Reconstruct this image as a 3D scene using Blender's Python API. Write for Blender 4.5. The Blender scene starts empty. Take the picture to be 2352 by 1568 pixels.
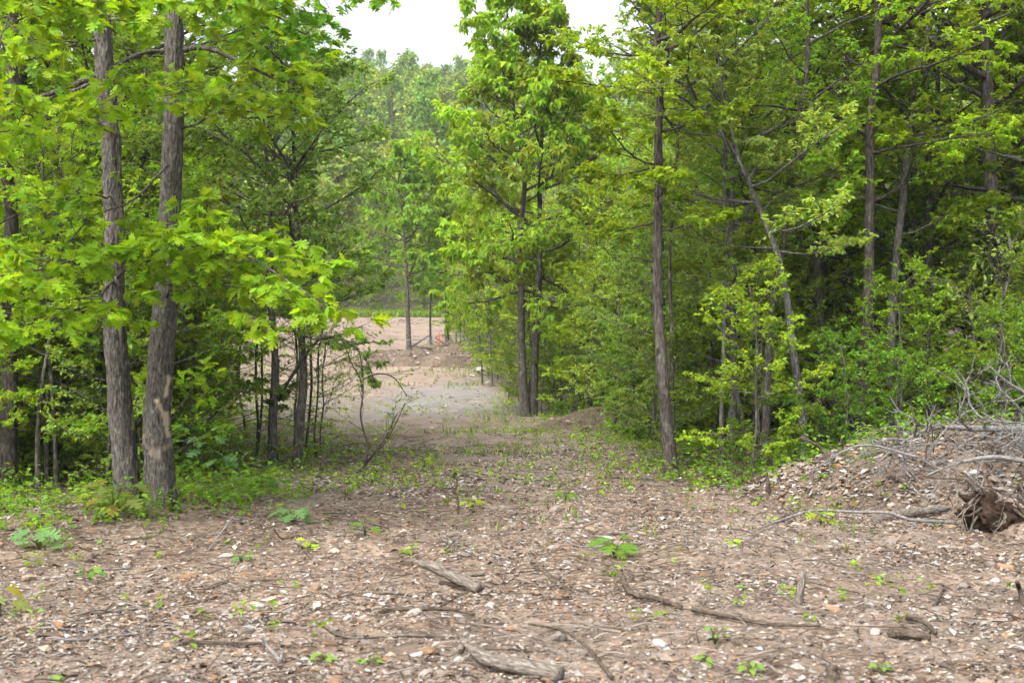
import bpy, math, random
import numpy as np
from mathutils import Matrix, Vector

# ------------------------------------------------------------------ camera, sky, sun, exposure
scene = bpy.context.scene
COL = scene.collection
CAM_Z = 1.65
cam_data = bpy.data.cameras.new("camera")
cam_data.lens = 50.0
cam_data.sensor_width = 36.0
cam_data.clip_end = 3000.0
cam_data.dof.use_dof = True
cam_data.dof.focus_distance = 18.0
cam_data.dof.aperture_fstop = 4.5
cam = bpy.data.objects.new("camera", cam_data)
cam.location = (0, 0, CAM_Z)
cam.rotation_euler = (math.radians(90), 0, 0)
COL.objects.link(cam)
scene.camera = cam

SUN_EL, SUN_AZ = math.radians(50), math.radians(212)     # azimuth clockwise from +Y: behind the camera, a little left
world = bpy.data.worlds.new("World")
scene.world = world
world.use_nodes = True
wn = world.node_tree.nodes
wl = world.node_tree.links
bg = wn["Background"]
sky = wn.new("ShaderNodeTexSky")
sky.sky_type = 'NISHITA'
sky.sun_disc = False
sky.sun_elevation = SUN_EL
sky.sun_rotation = SUN_AZ
sky.air_density = 1.0
sky.dust_density = 6.0
sky.ozone_density = 1.0
hs = wn.new("ShaderNodeHueSaturation")
hs.inputs['Saturation'].default_value = 0.3            # cloud cover greys the blue of the sky evenly
hs.inputs['Value'].default_value = 1.0
wl.new(sky.outputs[0], hs.inputs['Color'])
wl.new(hs.outputs[0], bg.inputs[0])
bg.inputs[1].default_value = 0.105

sun_data = bpy.data.lights.new("sun", 'SUN')
sun_data.energy = 1.15
sun_data.angle = math.radians(42)
sun_data.color = (1.0, 0.965, 0.91)
sun = bpy.data.objects.new("sun", sun_data)
d = Vector((math.sin(SUN_AZ) * math.cos(SUN_EL), math.cos(SUN_AZ) * math.cos(SUN_EL), math.sin(SUN_EL)))
sun.rotation_euler = d.to_track_quat('Z', 'Y').to_euler()
sun.location = d * 50
COL.objects.link(sun)

scene.view_settings.view_transform = 'Standard'
scene.view_settings.look = 'None'
scene.view_settings.exposure = 2.08
scene.view_settings.gamma = 1.0
scene.render.engine = 'CYCLES'
scene.cycles.use_denoising = True
scene.cycles.max_bounces = 10
scene.cycles.diffuse_bounces = 7
scene.cycles.transmission_bounces = 8
scene.cycles.volume_bounces = 0
scene.cycles.transparent_max_bounces = 4
scene.cycles.use_adaptive_sampling = True
scene.cycles.adaptive_threshold = 0.03

# ------------------------------------------------------------------ numeric helpers
rng = np.random.default_rng(11)
random.seed(5)
F = 3266.7


def at(px, py, D):
    """world point seen at a picture position (2352 px wide) at distance D along +Y"""
    return np.array([(px - 1176) / F * D, D, CAM_Z - (py - 784) / F * D])


_tab = np.random.default_rng(3).permutation(4096)
_val = np.random.default_rng(4).random(4096)


def vnoise(x, y, z=0.0):
    x, y, z = np.broadcast_arrays(np.asarray(x, float), np.asarray(y, float), np.asarray(z, float))
    ix, iy, iz = np.floor(x).astype(int), np.floor(y).astype(int), np.floor(z).astype(int)
    fx, fy, fz = x - ix, y - iy, z - iz
    fx = fx * fx * (3 - 2 * fx); fy = fy * fy * (3 - 2 * fy); fz = fz * fz * (3 - 2 * fz)

    def h(a, b, c):
        return _val[_tab[(_tab[(_tab[a & 4095] + b) & 4095] + c) & 4095]]
    r = 0
    for dx in (0, 1):
        for dy in (0, 1):
            for dz in (0, 1):
                w = (fx if dx else 1 - fx) * (fy if dy else 1 - fy) * (fz if dz else 1 - fz)
                r = r + w * h(ix + dx, iy + dy, iz + dz)
    return r


def fbm(x, y, z=0.0, o=3):
    r, a, s = 0, 1.0, 0
    for i in range(o):
        r = r + a * vnoise(np.asarray(x) * 2 ** i + 17 * i, np.asarray(y) * 2 ** i, np.asarray(z) * 2 ** i)
        s += a
        a *= 0.5
    return r / s


def sstep(a, b, x):
    t = np.clip((np.asarray(x, float) - a) / (b - a), 0, 1)
    return t * t * (3 - 2 * t)


def norm(v):
    return v / np.maximum(np.linalg.norm(v, axis=-1, keepdims=True), 1e-9)


PY = [-60, 0, 12, 20, 27, 34, 40, 45, 52, 60, 70, 80, 100, 108, 130, 200, 285, 320, 420, 900]
PZ = [0, 0, 0, -.02, -.1, -.12, -.06, 0, .35, .85, 1.45, 2.1, 3.35, 4.0, 8, 25.5, 47, 50, 36, 10]
_yy = np.linspace(-60, 900, 1921)
_zz = np.interp(_yy, PY, PZ)
_k = np.hanning(15); _k /= _k.sum()
_zz = np.convolve(np.pad(_zz, 7, mode='edge'), _k, mode='valid')


def hground(x, y):
    x = np.asarray(x, float); y = np.asarray(y, float)
    z = np.interp(y, _yy, _zz)
    far = sstep(90, 160, y)
    z = z + far * (fbm(x / 60 + 5, y / 60, 2, 2) - .5) * 9
    near = 1 - sstep(70, 110, y)
    z = z + .22 * sstep(26, 36, y) * near * (fbm(x / 1.3 + 30, y / 1.9, 5, 3) - .5)
    z = z + near * (0.16 * (fbm(x / 2.6, y / 2.6, 1, 2) - .5) + 0.07 * (fbm(x / .55 + 9, y / .55, 4, 3) - .5))
    z = z + 0.35 * sstep(6, 12, np.abs(x)) * (fbm(x / 5, y / 5, 7, 2) - .45) * near
    return z


def bump(x, y, cx, cy, rx, ry):
    return np.clip(1 - ((x - cx) / rx) ** 2 - ((y - cy) / ry) ** 2, 0, 1)


# heaps of pushed-up soil: (centre x, y, radius x, y, height)
MOUNDS = [(5.42, 15.4, 2.95, 2.0, .76), (-1.9, 58.5, 5.6, 2.6, .75), (2.05, 28.6, 1.75, 1.5, .42), (6.1, 12.9, 2.0, 1.4, .36),
          (-9.2, 21.0, 1.2, .9, .2)]


def mound_h(i, x, y):
    cx, cy, rx, ry, h = MOUNDS[i]
    b = bump(x, y, cx, cy, rx, ry)
    n = fbm(np.asarray(x) / .6 + i * 7, np.asarray(y) / .6, 3, 3)
    return h * np.sqrt(b) * (1 - .35 * (1 - b)) * (.72 + .56 * n) * sstep(0, .08, b) - .05


def H(x, y):
    z = hground(x, y)
    r = z
    for i in range(len(MOUNDS)):
        r = np.maximum(r, z + mound_h(i, x, y))
    return r


RE_Y = [15, 17, 20, 24, 27, 30, 33, 40, 50, 60, 75, 80, 110]
RE_X = [3.6, 2.0, 1.9, 2.2, 2.2, 1.7, .8, .2, -.9, -1.8, -2.8, -3.5, -6]
LE_Y = [12, 14.2, 15, 19.5, 22, 25, 30, 60, 90]
LE_X = [-9, -5.2, -3.9, -3.2, -4.2, -5.2, -6.0, -11.6, -17]


HL_Y = [10.8, 12, 13, 14, 16, 19, 22, 26]; HL_X = [-6, -3.7, -2.4, -1.9, -2.0, -2.2, -3.4, -5]
HR_Y = [14.6, 15.6, 17, 20, 24, 28, 33]; HR_X = [4, 2.2, 1.3, 1.2, 1.5, 1.4, .2]


def right_edge(y): return np.interp(y, RE_Y, RE_X)
def left_edge(y): return np.interp(y, LE_Y, LE_X)


# ------------------------------------------------------------------ mesh helpers
def make_mesh(name, v, t, mat=None, col=None, smooth=False, attrs=None):
    v = np.ascontiguousarray(v, np.float32); t = np.ascontiguousarray(t, np.int32)
    m = bpy.data.meshes.new(name)
    n = len(t)
    m.vertices.add(len(v)); m.vertices.foreach_set('co', v.ravel())
    k = t.shape[1]
    m.loops.add(n * k); m.loops.foreach_set('vertex_index', t.ravel())
    m.polygons.add(n)
    m.polygons.foreach_set('loop_start', np.arange(0, n * k, k, dtype=np.int32))
    try:
        m.polygons.foreach_set('loop_total', np.full(n, k, np.int32))
    except Exception:
        pass
    m.polygons.foreach_set('use_smooth', np.full(n, bool(smooth)))
    if col is not None:
        a = m.attributes.new('Col', 'FLOAT_COLOR', 'POINT')
        c = np.ones((len(v), 4), np.float32); c[:, :3] = col
        a.data.foreach_set('color', c.ravel())
    for an, av in (attrs or {}).items():
        a = m.attributes.new(an, 'FLOAT', 'POINT')
        a.data.foreach_set('value', np.ascontiguousarray(av, np.float32))
    m.update(calc_edges=True)
    m.validate()
    if mat is not None:
        m.materials.append(mat)
    return m


def link(name, mesh, parent=None):
    o = bpy.data.objects.new(name, mesh)
    COL.objects.link(o)
    if parent is not None:
        o.parent = parent
    return o


def tag(o, label=None, cat=None, group=None, kind=None):
    if label: o['label'] = label
    if cat: o['category'] = cat
    if group: o['group'] = group
    if kind: o['kind'] = kind
    return o


def thing(name, loc, label, cat, group=None, rz=0.0, sc=1.0):
    e = bpy.data.objects.new(name, None)
    e.empty_display_size = .2
    e.location = tuple(float(q) for q in loc); e.rotation_euler = (0, 0, rz); e.scale = (sc, sc, sc)
    COL.objects.link(e)
    return tag(e, label, cat, group)


class Buf:
    def __init__(s): s.v, s.t, s.c, s.n = [], [], [], 0

    def add(s, v, t, c=None):
        s.v.append(v); s.t.append(t + s.n); s.n += len(v)
        s.c.append(np.broadcast_to(np.asarray((1, 1, 1) if c is None else c, float), (len(v), 3)))

    def mesh(s, name, mat, smooth=False):
        return make_mesh(name, np.concatenate(s.v), np.concatenate(s.t), mat, np.concatenate(s.c), smooth)


def tubes(P, R, sides, cap=True):
    """P[n,k,3], R[n,k] -> vertices, triangles of n tapered tubes"""
    n, k, _ = P.shape
    T = norm(np.gradient(P, axis=1))
    ref = np.where(np.abs(T[:, :1, 2:3]) > .8, np.array([1., 0, 0]), np.array([0, 0, 1.]))
    ref = np.broadcast_to(ref, P.shape)
    A = norm(np.cross(T, ref)); B = np.cross(T, A)
    th = np.linspace(0, 2 * np.pi, sides, endpoint=False)
    ring = A[:, :, None] * np.cos(th)[None, None, :, None] + B[:, :, None] * np.sin(th)[None, None, :, None]
    V = P[:, :, None] + ring * R[:, :, None, None]
    idx = np.arange(n * k * sides).reshape(n, k, sides)
    a = idx[:, :-1, :]; b = np.roll(a, -1, 2); c = idx[:, 1:, :]; d_ = np.roll(c, -1, 2)
    tri = np.concatenate([np.stack([a, b, d_], -1).reshape(-1, 3), np.stack([a, d_, c], -1).reshape(-1, 3)])
    V = V.reshape(-1, 3)
    if cap:
        e0 = P[:, 0] - T[:, 0] * R[:, :1] * .25; e1 = P[:, -1] + T[:, -1] * R[:, -1:] * .4
        i0 = len(V) + np.arange(n); i1 = i0 + n
        V = np.concatenate([V, e0, e1])
        f = idx[:, 0, :]; g = idx[:, -1, :]
        t0 = np.stack([np.roll(f, -1, 1), f, np.broadcast_to(i0[:, None], f.shape)], -1).reshape(-1, 3)
        t1 = np.stack([g, np.roll(g, -1, 1), np.broadcast_to(i1[:, None], g.shape)], -1).reshape(-1, 3)
        tri = np.concatenate([tri, t0, t1])
    return V, tri


def resample(pts, n):
    pts = np.asarray(pts, float)
    # smooth through the given points (Catmull-Rom), then even steps
    p = np.vstack([2 * pts[0] - pts[1], pts, 2 * pts[-1] - pts[-2]])
    out = []
    for i in range(1, len(p) - 2):
        t = np.linspace(0, 1, 16, endpoint=False)[:, None]
        a, b, c, d_ = p[i - 1], p[i], p[i + 1], p[i + 2]
        out.append(.5 * (2 * b + (c - a) * t + (2 * a - 5 * b + 4 * c - d_) * t ** 2 + (3 * b - a - 3 * c + d_) * t ** 3))
    out.append(pts[-1:])
    q = np.vstack(out)
    s = np.r_[0, np.cumsum(np.linalg.norm(np.diff(q, axis=0), axis=1))]
    u = np.linspace(0, s[-1], n)
    return np.stack([np.interp(u, s, q[:, j]) for j in range(3)], -1)


def rough_tube(pts, r0, r1, n, sides, amp, freq=26.0, flare=0.0, seed=0, stretch=.16, power=.8):
    """one solid trunk or stick with furrowed skin; returns verts, tris, ring parameter u, angle"""
    P = resample(pts, n)
    u = np.linspace(0, 1, n)
    R = r0 + (r1 - r0) * u ** power
    length = np.linalg.norm(np.diff(P, axis=0), axis=1).sum()
    R = R * (1 + flare * np.exp(-u * length / .22))
    V, T = tubes(P[None], R[None], sides)
    body = V[:n * sides].reshape(n, sides, 3)
    C = P[:, None]
    rad = norm(body - C)
    s = (u * length)[:, None]
    th = np.linspace(0, 2 * np.pi, sides, endpoint=False)[None]
    cx, cy = np.cos(th) * R[:, None] * freq, np.sin(th) * R[:, None] * freq
    nz = vnoise(cx + seed * 13, cy, s * freq * stretch) * .65 + vnoise(cx * 2.1 + seed, cy * 2.1, s * freq * stretch * 2.2) * .35
    fur = np.abs(nz - .5) * 2
    lump = vnoise(np.cos(th) * 1.6 + seed, np.sin(th) * 1.6, s * 2.2) - .5
    body += rad * (amp * (np.clip(fur, 0, .55) - .3) * 1.8 + lump * R[:, None] * .22 + (0 if flare == 0 else
            flare * .35 * R[:, None] * np.exp(-s / .2) * np.sin(th * 5 + seed)))[..., None]
    V[:n * sides] = body.reshape(-1, 3)
    uu = np.r_[np.repeat(u, sides), 0, 1]
    tt = np.r_[np.tile(th[0], n), 0, 0]
    return V, T, uu, tt


# leaf outlines: x along the leaf, y across, z out of its plane
LEAF_SIMPLE = (np.array([(0, 0, 0), (.45, .29, .08), (1, 0, -.14), (.45, -.29, .08)]), np.array([(0, 2, 1), (0, 3, 2)]))
LEAF_OVAL = (np.array([(0, 0, 0), (.4, .27, .06), (.48, 0, -.01), (.4, -.27, .06), (1, 0, -.16)]),
               np.array([(0, 2, 1), (0, 3, 2), (1, 2, 4), (2, 3, 4)]))
LEAF_LONG = (np.array([(0, 0, 0), (.5, .2, .02), (.5, 0, -.05), (.5, -.2, .02), (1, 0, -.4)]),
             np.array([(0, 2, 1), (0, 3, 2), (1, 2, 4), (2, 3, 4)]))


def lobed():
    v = [(0, 0, 0), (.22, 0, 0), (.45, 0, -.01), (.68, 0, -.04), (.86, 0, -.1), (1.0, 0, -.16)]
    t = []
    lobes = [(0, 1, [(.10, .05), (.24, .20), (.30, .17)]), (1, 2, [(.27, .10), (.43, .36), (.56, .31)]),
             (2, 3, [(.50, .10), (.72, .33), (.80, .27)]), (3, 4, [(.72, .09), (.93, .17), (.95, .10)])]
    for s in (1, -1):
        for a, b, ring in lobes:
            ids = [a]
            for (x, y) in ring:
                v.append((x, s * y, .05 * y / .3 - .14 * x * x)); ids.append(len(v) - 1)
            ids.append(b)
            for i in range(1, len(ids) - 2):
                t.append((ids[0], ids[i], ids[i + 1]) if s < 0 else (ids[0], ids[i + 1], ids[i]))
            t.append((ids[0], ids[-2], b) if s < 0 else (ids[0], b, ids[-2]))
    n = len(v)
    v += [(.93, .04, -.12), (.93, -.04, -.12)]
    t += [(4, 5, n), (4, n + 1, 5)]
    return np.array(v, float), np.array(t)


LEAF_OAK = lobed()


def leaves(pos, dirv, up, size, tmpl, col, wid=1.0):
    """n leaves -> verts, tris, colours"""
    tv, tt = tmpl
    X = norm(dirv)
    Z = norm(up - (up * X).sum(-1, keepdims=True) * X)
    Y = np.cross(Z, X)
    size = np.broadcast_to(size, (len(pos),))
    V = pos[:, None] + size[:, None, None] * (tv[None, :, :1] * X[:, None] + wid * tv[None, :, 1:2] * Y[:, None] + tv[None, :, 2:] * Z[:, None])
    n, k = len(pos), len(tv)
    T = (tt[None] + (np.arange(n) * k)[:, None, None]).reshape(-1, 3)
    C = np.repeat(col, k, axis=0)
    return V.reshape(-1, 3), T, C


def leaf_colors(base, n, rng, var=.16, yellow=.12):
    base = np.asarray(base, float)
    v = np.exp(rng.normal(0, var, (n, 1)))
    y = rng.normal(0, yellow, (n, 1))
    return np.clip(base * v * np.concatenate([1 + y, np.ones((n, 1)), 1 - y], 1), .002, .6)


def grow_branches(p0, d0, L, K, wob, lift, rng):
    n = len(p0)
    P = np.empty((n, K, 3)); P[:, 0] = p0
    d_ = norm(d0)
    step = (L / (K - 1))[:, None]
    for k in range(1, K):
        P[:, k] = P[:, k - 1] + d_ * step
        d_ = norm(d_ + rng.normal(0, wob, (n, 3)) + np.array([0, 0, 1.]) * lift)
    return P


def children_of(P, m, lo, hi, rng, ang=(.6, 1.1), flat=.45):
    """m side shoots on each branch: start points, directions, parameter, parent index"""
    n, K, _ = P.shape
    u = np.sort(lo + (hi - lo) * (np.arange(m)[None] + rng.random((n, m))) / m, 1)
    f = u * (K - 1); i = np.minimum(f.astype(int), K - 2); w = (f - i)[..., None]
    r = np.arange(n)[:, None]
    p = P[r, i] * (1 - w) + P[r, i + 1] * w
    t = norm(P[r, i + 1] - P[r, i])
    side = np.cross(t, np.array([0, 0, 1.]))
    sgn = np.where((np.arange(m) % 2 == 0), 1., -1.)[None, :, None]
    q = rng.normal(0, .55, (n, m, 3)); q[..., 2] = q[..., 2] * flat + .12
    side = norm(norm(side) * sgn + q)
    side = norm(side - (side * t).sum(-1, keepdims=True) * t * .8)
    a = rng.uniform(ang[0], ang[1], (n, m))[..., None]
    dv = t * np.cos(a) + side * np.sin(a)
    par = np.repeat(np.arange(n), m)
    return p.reshape(-1, 3), norm(dv.reshape(-1, 3)), u.ravel(), par


def leafy(P1, L1, spec, rng, wood, leafbuf, r1, extra=None):
    """twigs and leaves on limbs P1[n,K,3]"""
    m2, m3 = spec['n2'], spec['n3']
    p, dv, u, par = children_of(P1, m2, spec.get('lo', .22), 1.0, rng, flat=spec.get('flat', .45))
    L2 = L1[par] * spec.get('ratio2', .5) * (1.05 - .65 * u) * rng.uniform(.7, 1.2, len(u)) + .05
    P2 = grow_branches(p, dv, L2, 5, .16, spec.get('lift2', .03), rng)
    R2 = np.linspace(1, .35, 5)[None] * np.maximum(r1 * .4 * np.minimum(1, L2 / L2.max())[:, None], .003)
    wood.add(*tubes(P2, R2, 4, False))
    p, dv, u3, par3 = children_of(P2, m3, .25, 1.0, rng, ang=(.4, 1.0), flat=spec.get('flat', .45))
    L3 = np.maximum(L2[par3] * .45 * (1.1 - .5 * u3), .08) * rng.uniform(.7, 1.2, len(u3))
    P3 = grow_branches(p, dv, L3, 3, .2, spec.get('lift3', 0), rng)
    R3 = np.linspace(1, .4, 3)[None] * np.full((len(P3), 1), max(.0024, r1 * .09))
    wood.add(*tubes(P3, R3, 3, False))
    ml = spec['leaves']
    n3 = len(P3)
    if spec.get('cluster'):
        w = rng.uniform(.75, 1.05, (n3, ml))
    else:
        w = rng.uniform(.1, 1.05, (n3, ml))
    base = P3[:, 0][:, None] + (P3[:, 2] - P3[:, 0])[:, None] * w[..., None]
    pos = base.reshape(-1, 3)
    td = np.repeat(norm(P3[:, 2] - P3[:, 0]), ml, axis=0)
    dirv = td * spec.get('along', .5) + rng.normal(0, spec.get('spread', .7), (len(pos), 3)) * np.array([1, 1, .5]) + np.array([0, 0, -1.]) * spec.get('droop', .3)
    up = np.array([0, 0, 1.]) + rng.normal(0, spec.get('tilt', .45), (len(pos), 3))
    size = spec['size'] * rng.uniform(.55, 1.2, len(pos)) * (.80 if spec['tmpl'] is LEAF_SIMPLE else 1)
    clump = np.exp(rng.normal(0, spec.get('clumpvar', .14), len(P1)))[par][par3]
    col = leaf_colors(spec['col'], len(pos), rng, spec.get('var', .16)) * np.repeat(clump, ml)[:, None]
    keep = rng.random(len(pos)) < spec.get('keep', 1.0)
    args = (pos[keep], norm(dirv)[keep], up[keep], size[keep], col[keep])
    if extra is not None:
        extra.append(args)
    else:
        V, T, C = leaves(args[0], args[1], args[2], args[3], spec['tmpl'], args[4], spec.get('wid', 1.0))
        leafbuf.add(V, T, C)
    return P2


def limbs_on(trunk, n, t0, t1, Lmax, shape, rng, elev=(.1, .7), lift=.05, K=7, wob=.13):
    """primary limbs leaving a trunk polyline (k,3)"""
    k = len(trunk)
    u = t0 + (t1 - t0) * (np.arange(n) + rng.random(n)) / n
    f = u * (k - 1); i = np.minimum(f.astype(int), k - 2); w = (f - i)[:, None]
    p = trunk[i] * (1 - w) + trunk[i + 1] * w
    az = np.arange(n) * 2.399 + rng.normal(0, .5, n)
    x = (u - t0) / (t1 - t0)
    el = elev[0] + (elev[1] - elev[0]) * x + rng.normal(0, .15, n)
    dv = np.stack([np.cos(az) * np.cos(el), np.sin(az) * np.cos(el), np.sin(el)], -1)
    L = Lmax * np.interp(x, [0, .3, .7, 1], shape) * rng.uniform(.75, 1.2, n)
    return grow_branches(p, dv, L, K, wob, lift, rng), L, u


# ------------------------------------------------------------------ materials
def new_mat(name):
    m = bpy.data.materials.new(name)
    m.use_nodes = True
    nt = m.node_tree
    for n in list(nt.nodes):
        nt.nodes.remove(n)
    return m, nt.nodes, nt.links


def mk(nodes, kind, **kw):
    n = nodes.new(kind)
    for k, v in kw.items():
        if k in n.inputs.keys() if hasattr(n.inputs, 'keys') else False:
            n.inputs[k].default_value = v
        else:
            setattr(n, k, v)
    return n


def leaf_material(name, vary=True, trans=.54, rough=.55):
    m, N, L = new_mat(name)
    out = mk(N, 'ShaderNodeOutputMaterial')
    at_ = mk(N, 'ShaderNodeAttribute', attribute_name='Col')
    col = at_.outputs['Color']
    if vary:
        oi = mk(N, 'ShaderNodeObjectInfo')
        h = mk(N, 'ShaderNodeHueSaturation')
        mr = mk(N, 'ShaderNodeMapRange'); mr.inputs['To Min'].default_value = .478; mr.inputs['To Max'].default_value = .510
        mv = mk(N, 'ShaderNodeMapRange'); mv.inputs['To Min'].default_value = .72; mv.inputs['To Max'].default_value = 1.3
        fr = mk(N, 'ShaderNodeMath', operation='FRACT')
        mu = mk(N, 'ShaderNodeMath', operation='MULTIPLY'); mu.inputs[1].default_value = 7.31
        L.new(oi.outputs['Random'], mr.inputs['Value'])
        L.new(oi.outputs['Random'], mu.inputs[0]); L.new(mu.outputs[0], fr.inputs[0]); L.new(fr.outputs[0], mv.inputs['Value'])
        L.new(mr.outputs[0], h.inputs['Hue']); L.new(mv.outputs[0], h.inputs['Value']); L.new(col, h.inputs['Color'])
        col = h.outputs[0]
    sat = mk(N, 'ShaderNodeHueSaturation'); sat.inputs['Saturation'].default_value = 1.0; sat.inputs['Hue'].default_value = .503; sat.inputs['Value'].default_value = 1.1
    L.new(col, sat.inputs['Color']); col = sat.outputs[0]
    p = mk(N, 'ShaderNodeBsdfPrincipled')
    p.inputs['Roughness'].default_value = rough
    p.inputs['Specular IOR Level'].default_value = .22
    L.new(col, p.inputs['Base Color'])
    tr = mk(N, 'ShaderNodeBsdfTranslucent')
    mx = mk(N, 'ShaderNodeMix', data_type='RGBA', blend_type='MULTIPLY')
    mx.inputs['Factor'].default_value = 1.0
    mx.inputs[7].default_value = (1.75, 1.55, .7, 1)
    L.new(col, mx.inputs[6]); L.new(mx.outputs[2], tr.inputs['Color'])
    ms = mk(N, 'ShaderNodeMixShader'); ms.inputs[0].default_value = trans
    L.new(p.outputs[0], ms.inputs[1]); L.new(tr.outputs[0], ms.inputs[2]); L.new(ms.outputs[0], out.inputs[0])
    return m


def ramp(N, L, fac, stops):
    r = mk(N, 'ShaderNodeValToRGB')
    e = r.color_ramp.elements
    while len(e) < len(stops):
        e.new(.5)
    for i, (pos, c) in enumerate(stops):
        e[i].position = pos; e[i].color = (*c, 1)
    L.new(fac, r.inputs[0])
    return r.outputs[0]


def bark_material(name, dark, mid, light, lichen=.2, scale=1.0, scar=False):
    m, N, L = new_mat(name)
    out = mk(N, 'ShaderNodeOutputMaterial'); p = mk(N, 'ShaderNodeBsdfPrincipled')
    p.inputs['Roughness'].default_value = .9; p.inputs['Specular IOR Level'].default_value = .15
    tc = mk(N, 'ShaderNodeTexCoord')
    mp = mk(N, 'ShaderNodeMapping'); mp.inputs['Scale'].default_value = (34 * scale, 34 * scale, 8.5 * scale)
    L.new(tc.outputs['Object'], mp.inputs['Vector'])
    n1 = mk(N, 'ShaderNodeTexNoise'); n1.inputs['Scale'].default_value = 1.0; n1.inputs['Detail'].default_value = 5; n1.inputs['Roughness'].default_value = .62
    L.new(mp.outputs[0], n1.inputs['Vector'])
    c = ramp(N, L, n1.outputs['Fac'], [(.32, dark), (.5, mid), (.68, light)])
    n2 = mk(N, 'ShaderNodeTexNoise'); n2.inputs['Scale'].default_value = 9.0 * scale; n2.inputs['Detail'].default_value = 6; n2.inputs['Roughness'].default_value = .7
    L.new(tc.outputs['Object'], n2.inputs['Vector'])
    lf = ramp(N, L, n2.outputs['Fac'], [(.55, (0, 0, 0)), (.66, (1, 1, 1))])
    ml = mk(N, 'ShaderNodeMath', operation='MULTIPLY'); ml.inputs[1].default_value = lichen
    L.new(lf, ml.inputs[0])
    mx = mk(N, 'ShaderNodeMix', data_type='RGBA'); mx.inputs[7].default_value = (.30, .32, .27, 1)
    L.new(ml.outputs[0], mx.inputs[0]); L.new(c, mx.inputs[6])
    col = mx.outputs[2]
    if scar:
        a = mk(N, 'ShaderNodeAttribute', attribute_name='scar')
        m2 = mk(N, 'ShaderNodeMix', data_type='RGBA'); m2.inputs[7].default_value = (.42, .34, .24, 1)
        L.new(a.outputs['Fac'], m2.inputs[0]); L.new(col, m2.inputs[6])
        a2 = mk(N, 'ShaderNodeAttribute', attribute_name='moss')
        m3 = mk(N, 'ShaderNodeMix', data_type='RGBA'); m3.inputs[7].default_value = (.07, .075, .022, 1)
        L.new(a2.outputs['Fac'], m3.inputs[0]); L.new(m2.outputs[2], m3.inputs[6])
        col = m3.outputs[2]
    L.new(col, p.inputs['Base Color'])
    b = mk(N, 'ShaderNodeBump'); b.inputs['Strength'].default_value = 1.0; b.inputs['Distance'].default_value = .02
    L.new(n1.outputs['Fac'], b.inputs['Height']); L.new(b.outputs[0], p.inputs['Normal'])
    L.new(p.outputs[0], out.inputs[0])
    return m


def col_material(name, rough=.85, spec=.25, grain=90.0, amt=.35, vary=False, bumpd=.004):
    """colour from the pieces' own Col attribute with fine grain"""
    m, N, L = new_mat(name)
    out = mk(N, 'ShaderNodeOutputMaterial'); p = mk(N, 'ShaderNodeBsdfPrincipled')
    p.inputs['Roughness'].default_value = rough; p.inputs['Specular IOR Level'].default_value = spec
    a = mk(N, 'ShaderNodeAttribute', attribute_name='Col')
    tc = mk(N, 'ShaderNodeTexCoord')
    n = mk(N, 'ShaderNodeTexNoise'); n.inputs['Scale'].default_value = grain; n.inputs['Detail'].default_value = 4
    L.new(tc.outputs['Object'], n.inputs['Vector'])
    mr = mk(N, 'ShaderNodeMapRange'); mr.inputs['From Min'].default_value = .3; mr.inputs['From Max'].default_value = .7
    mr.inputs['To Min'].default_value = 1 - amt; mr.inputs['To Max'].default_value = 1 + amt
    L.new(n.outputs['Fac'], mr.inputs['Value'])
    h = mk(N, 'ShaderNodeHueSaturation')
    L.new(a.outputs['Color'], h.inputs['Color']); L.new(mr.outputs[0], h.inputs['Value'])
    L.new(h.outputs[0], p.inputs['Base Color'])
    b = mk(N, 'ShaderNodeBump'); b.inputs['Strength'].default_value = .6; b.inputs['Distance'].default_value = bumpd
    L.new(n.outputs['Fac'], b.inputs['Height']); L.new(b.outputs[0], p.inputs['Normal'])
    L.new(p.outputs[0], out.inputs[0])
    return m


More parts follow.
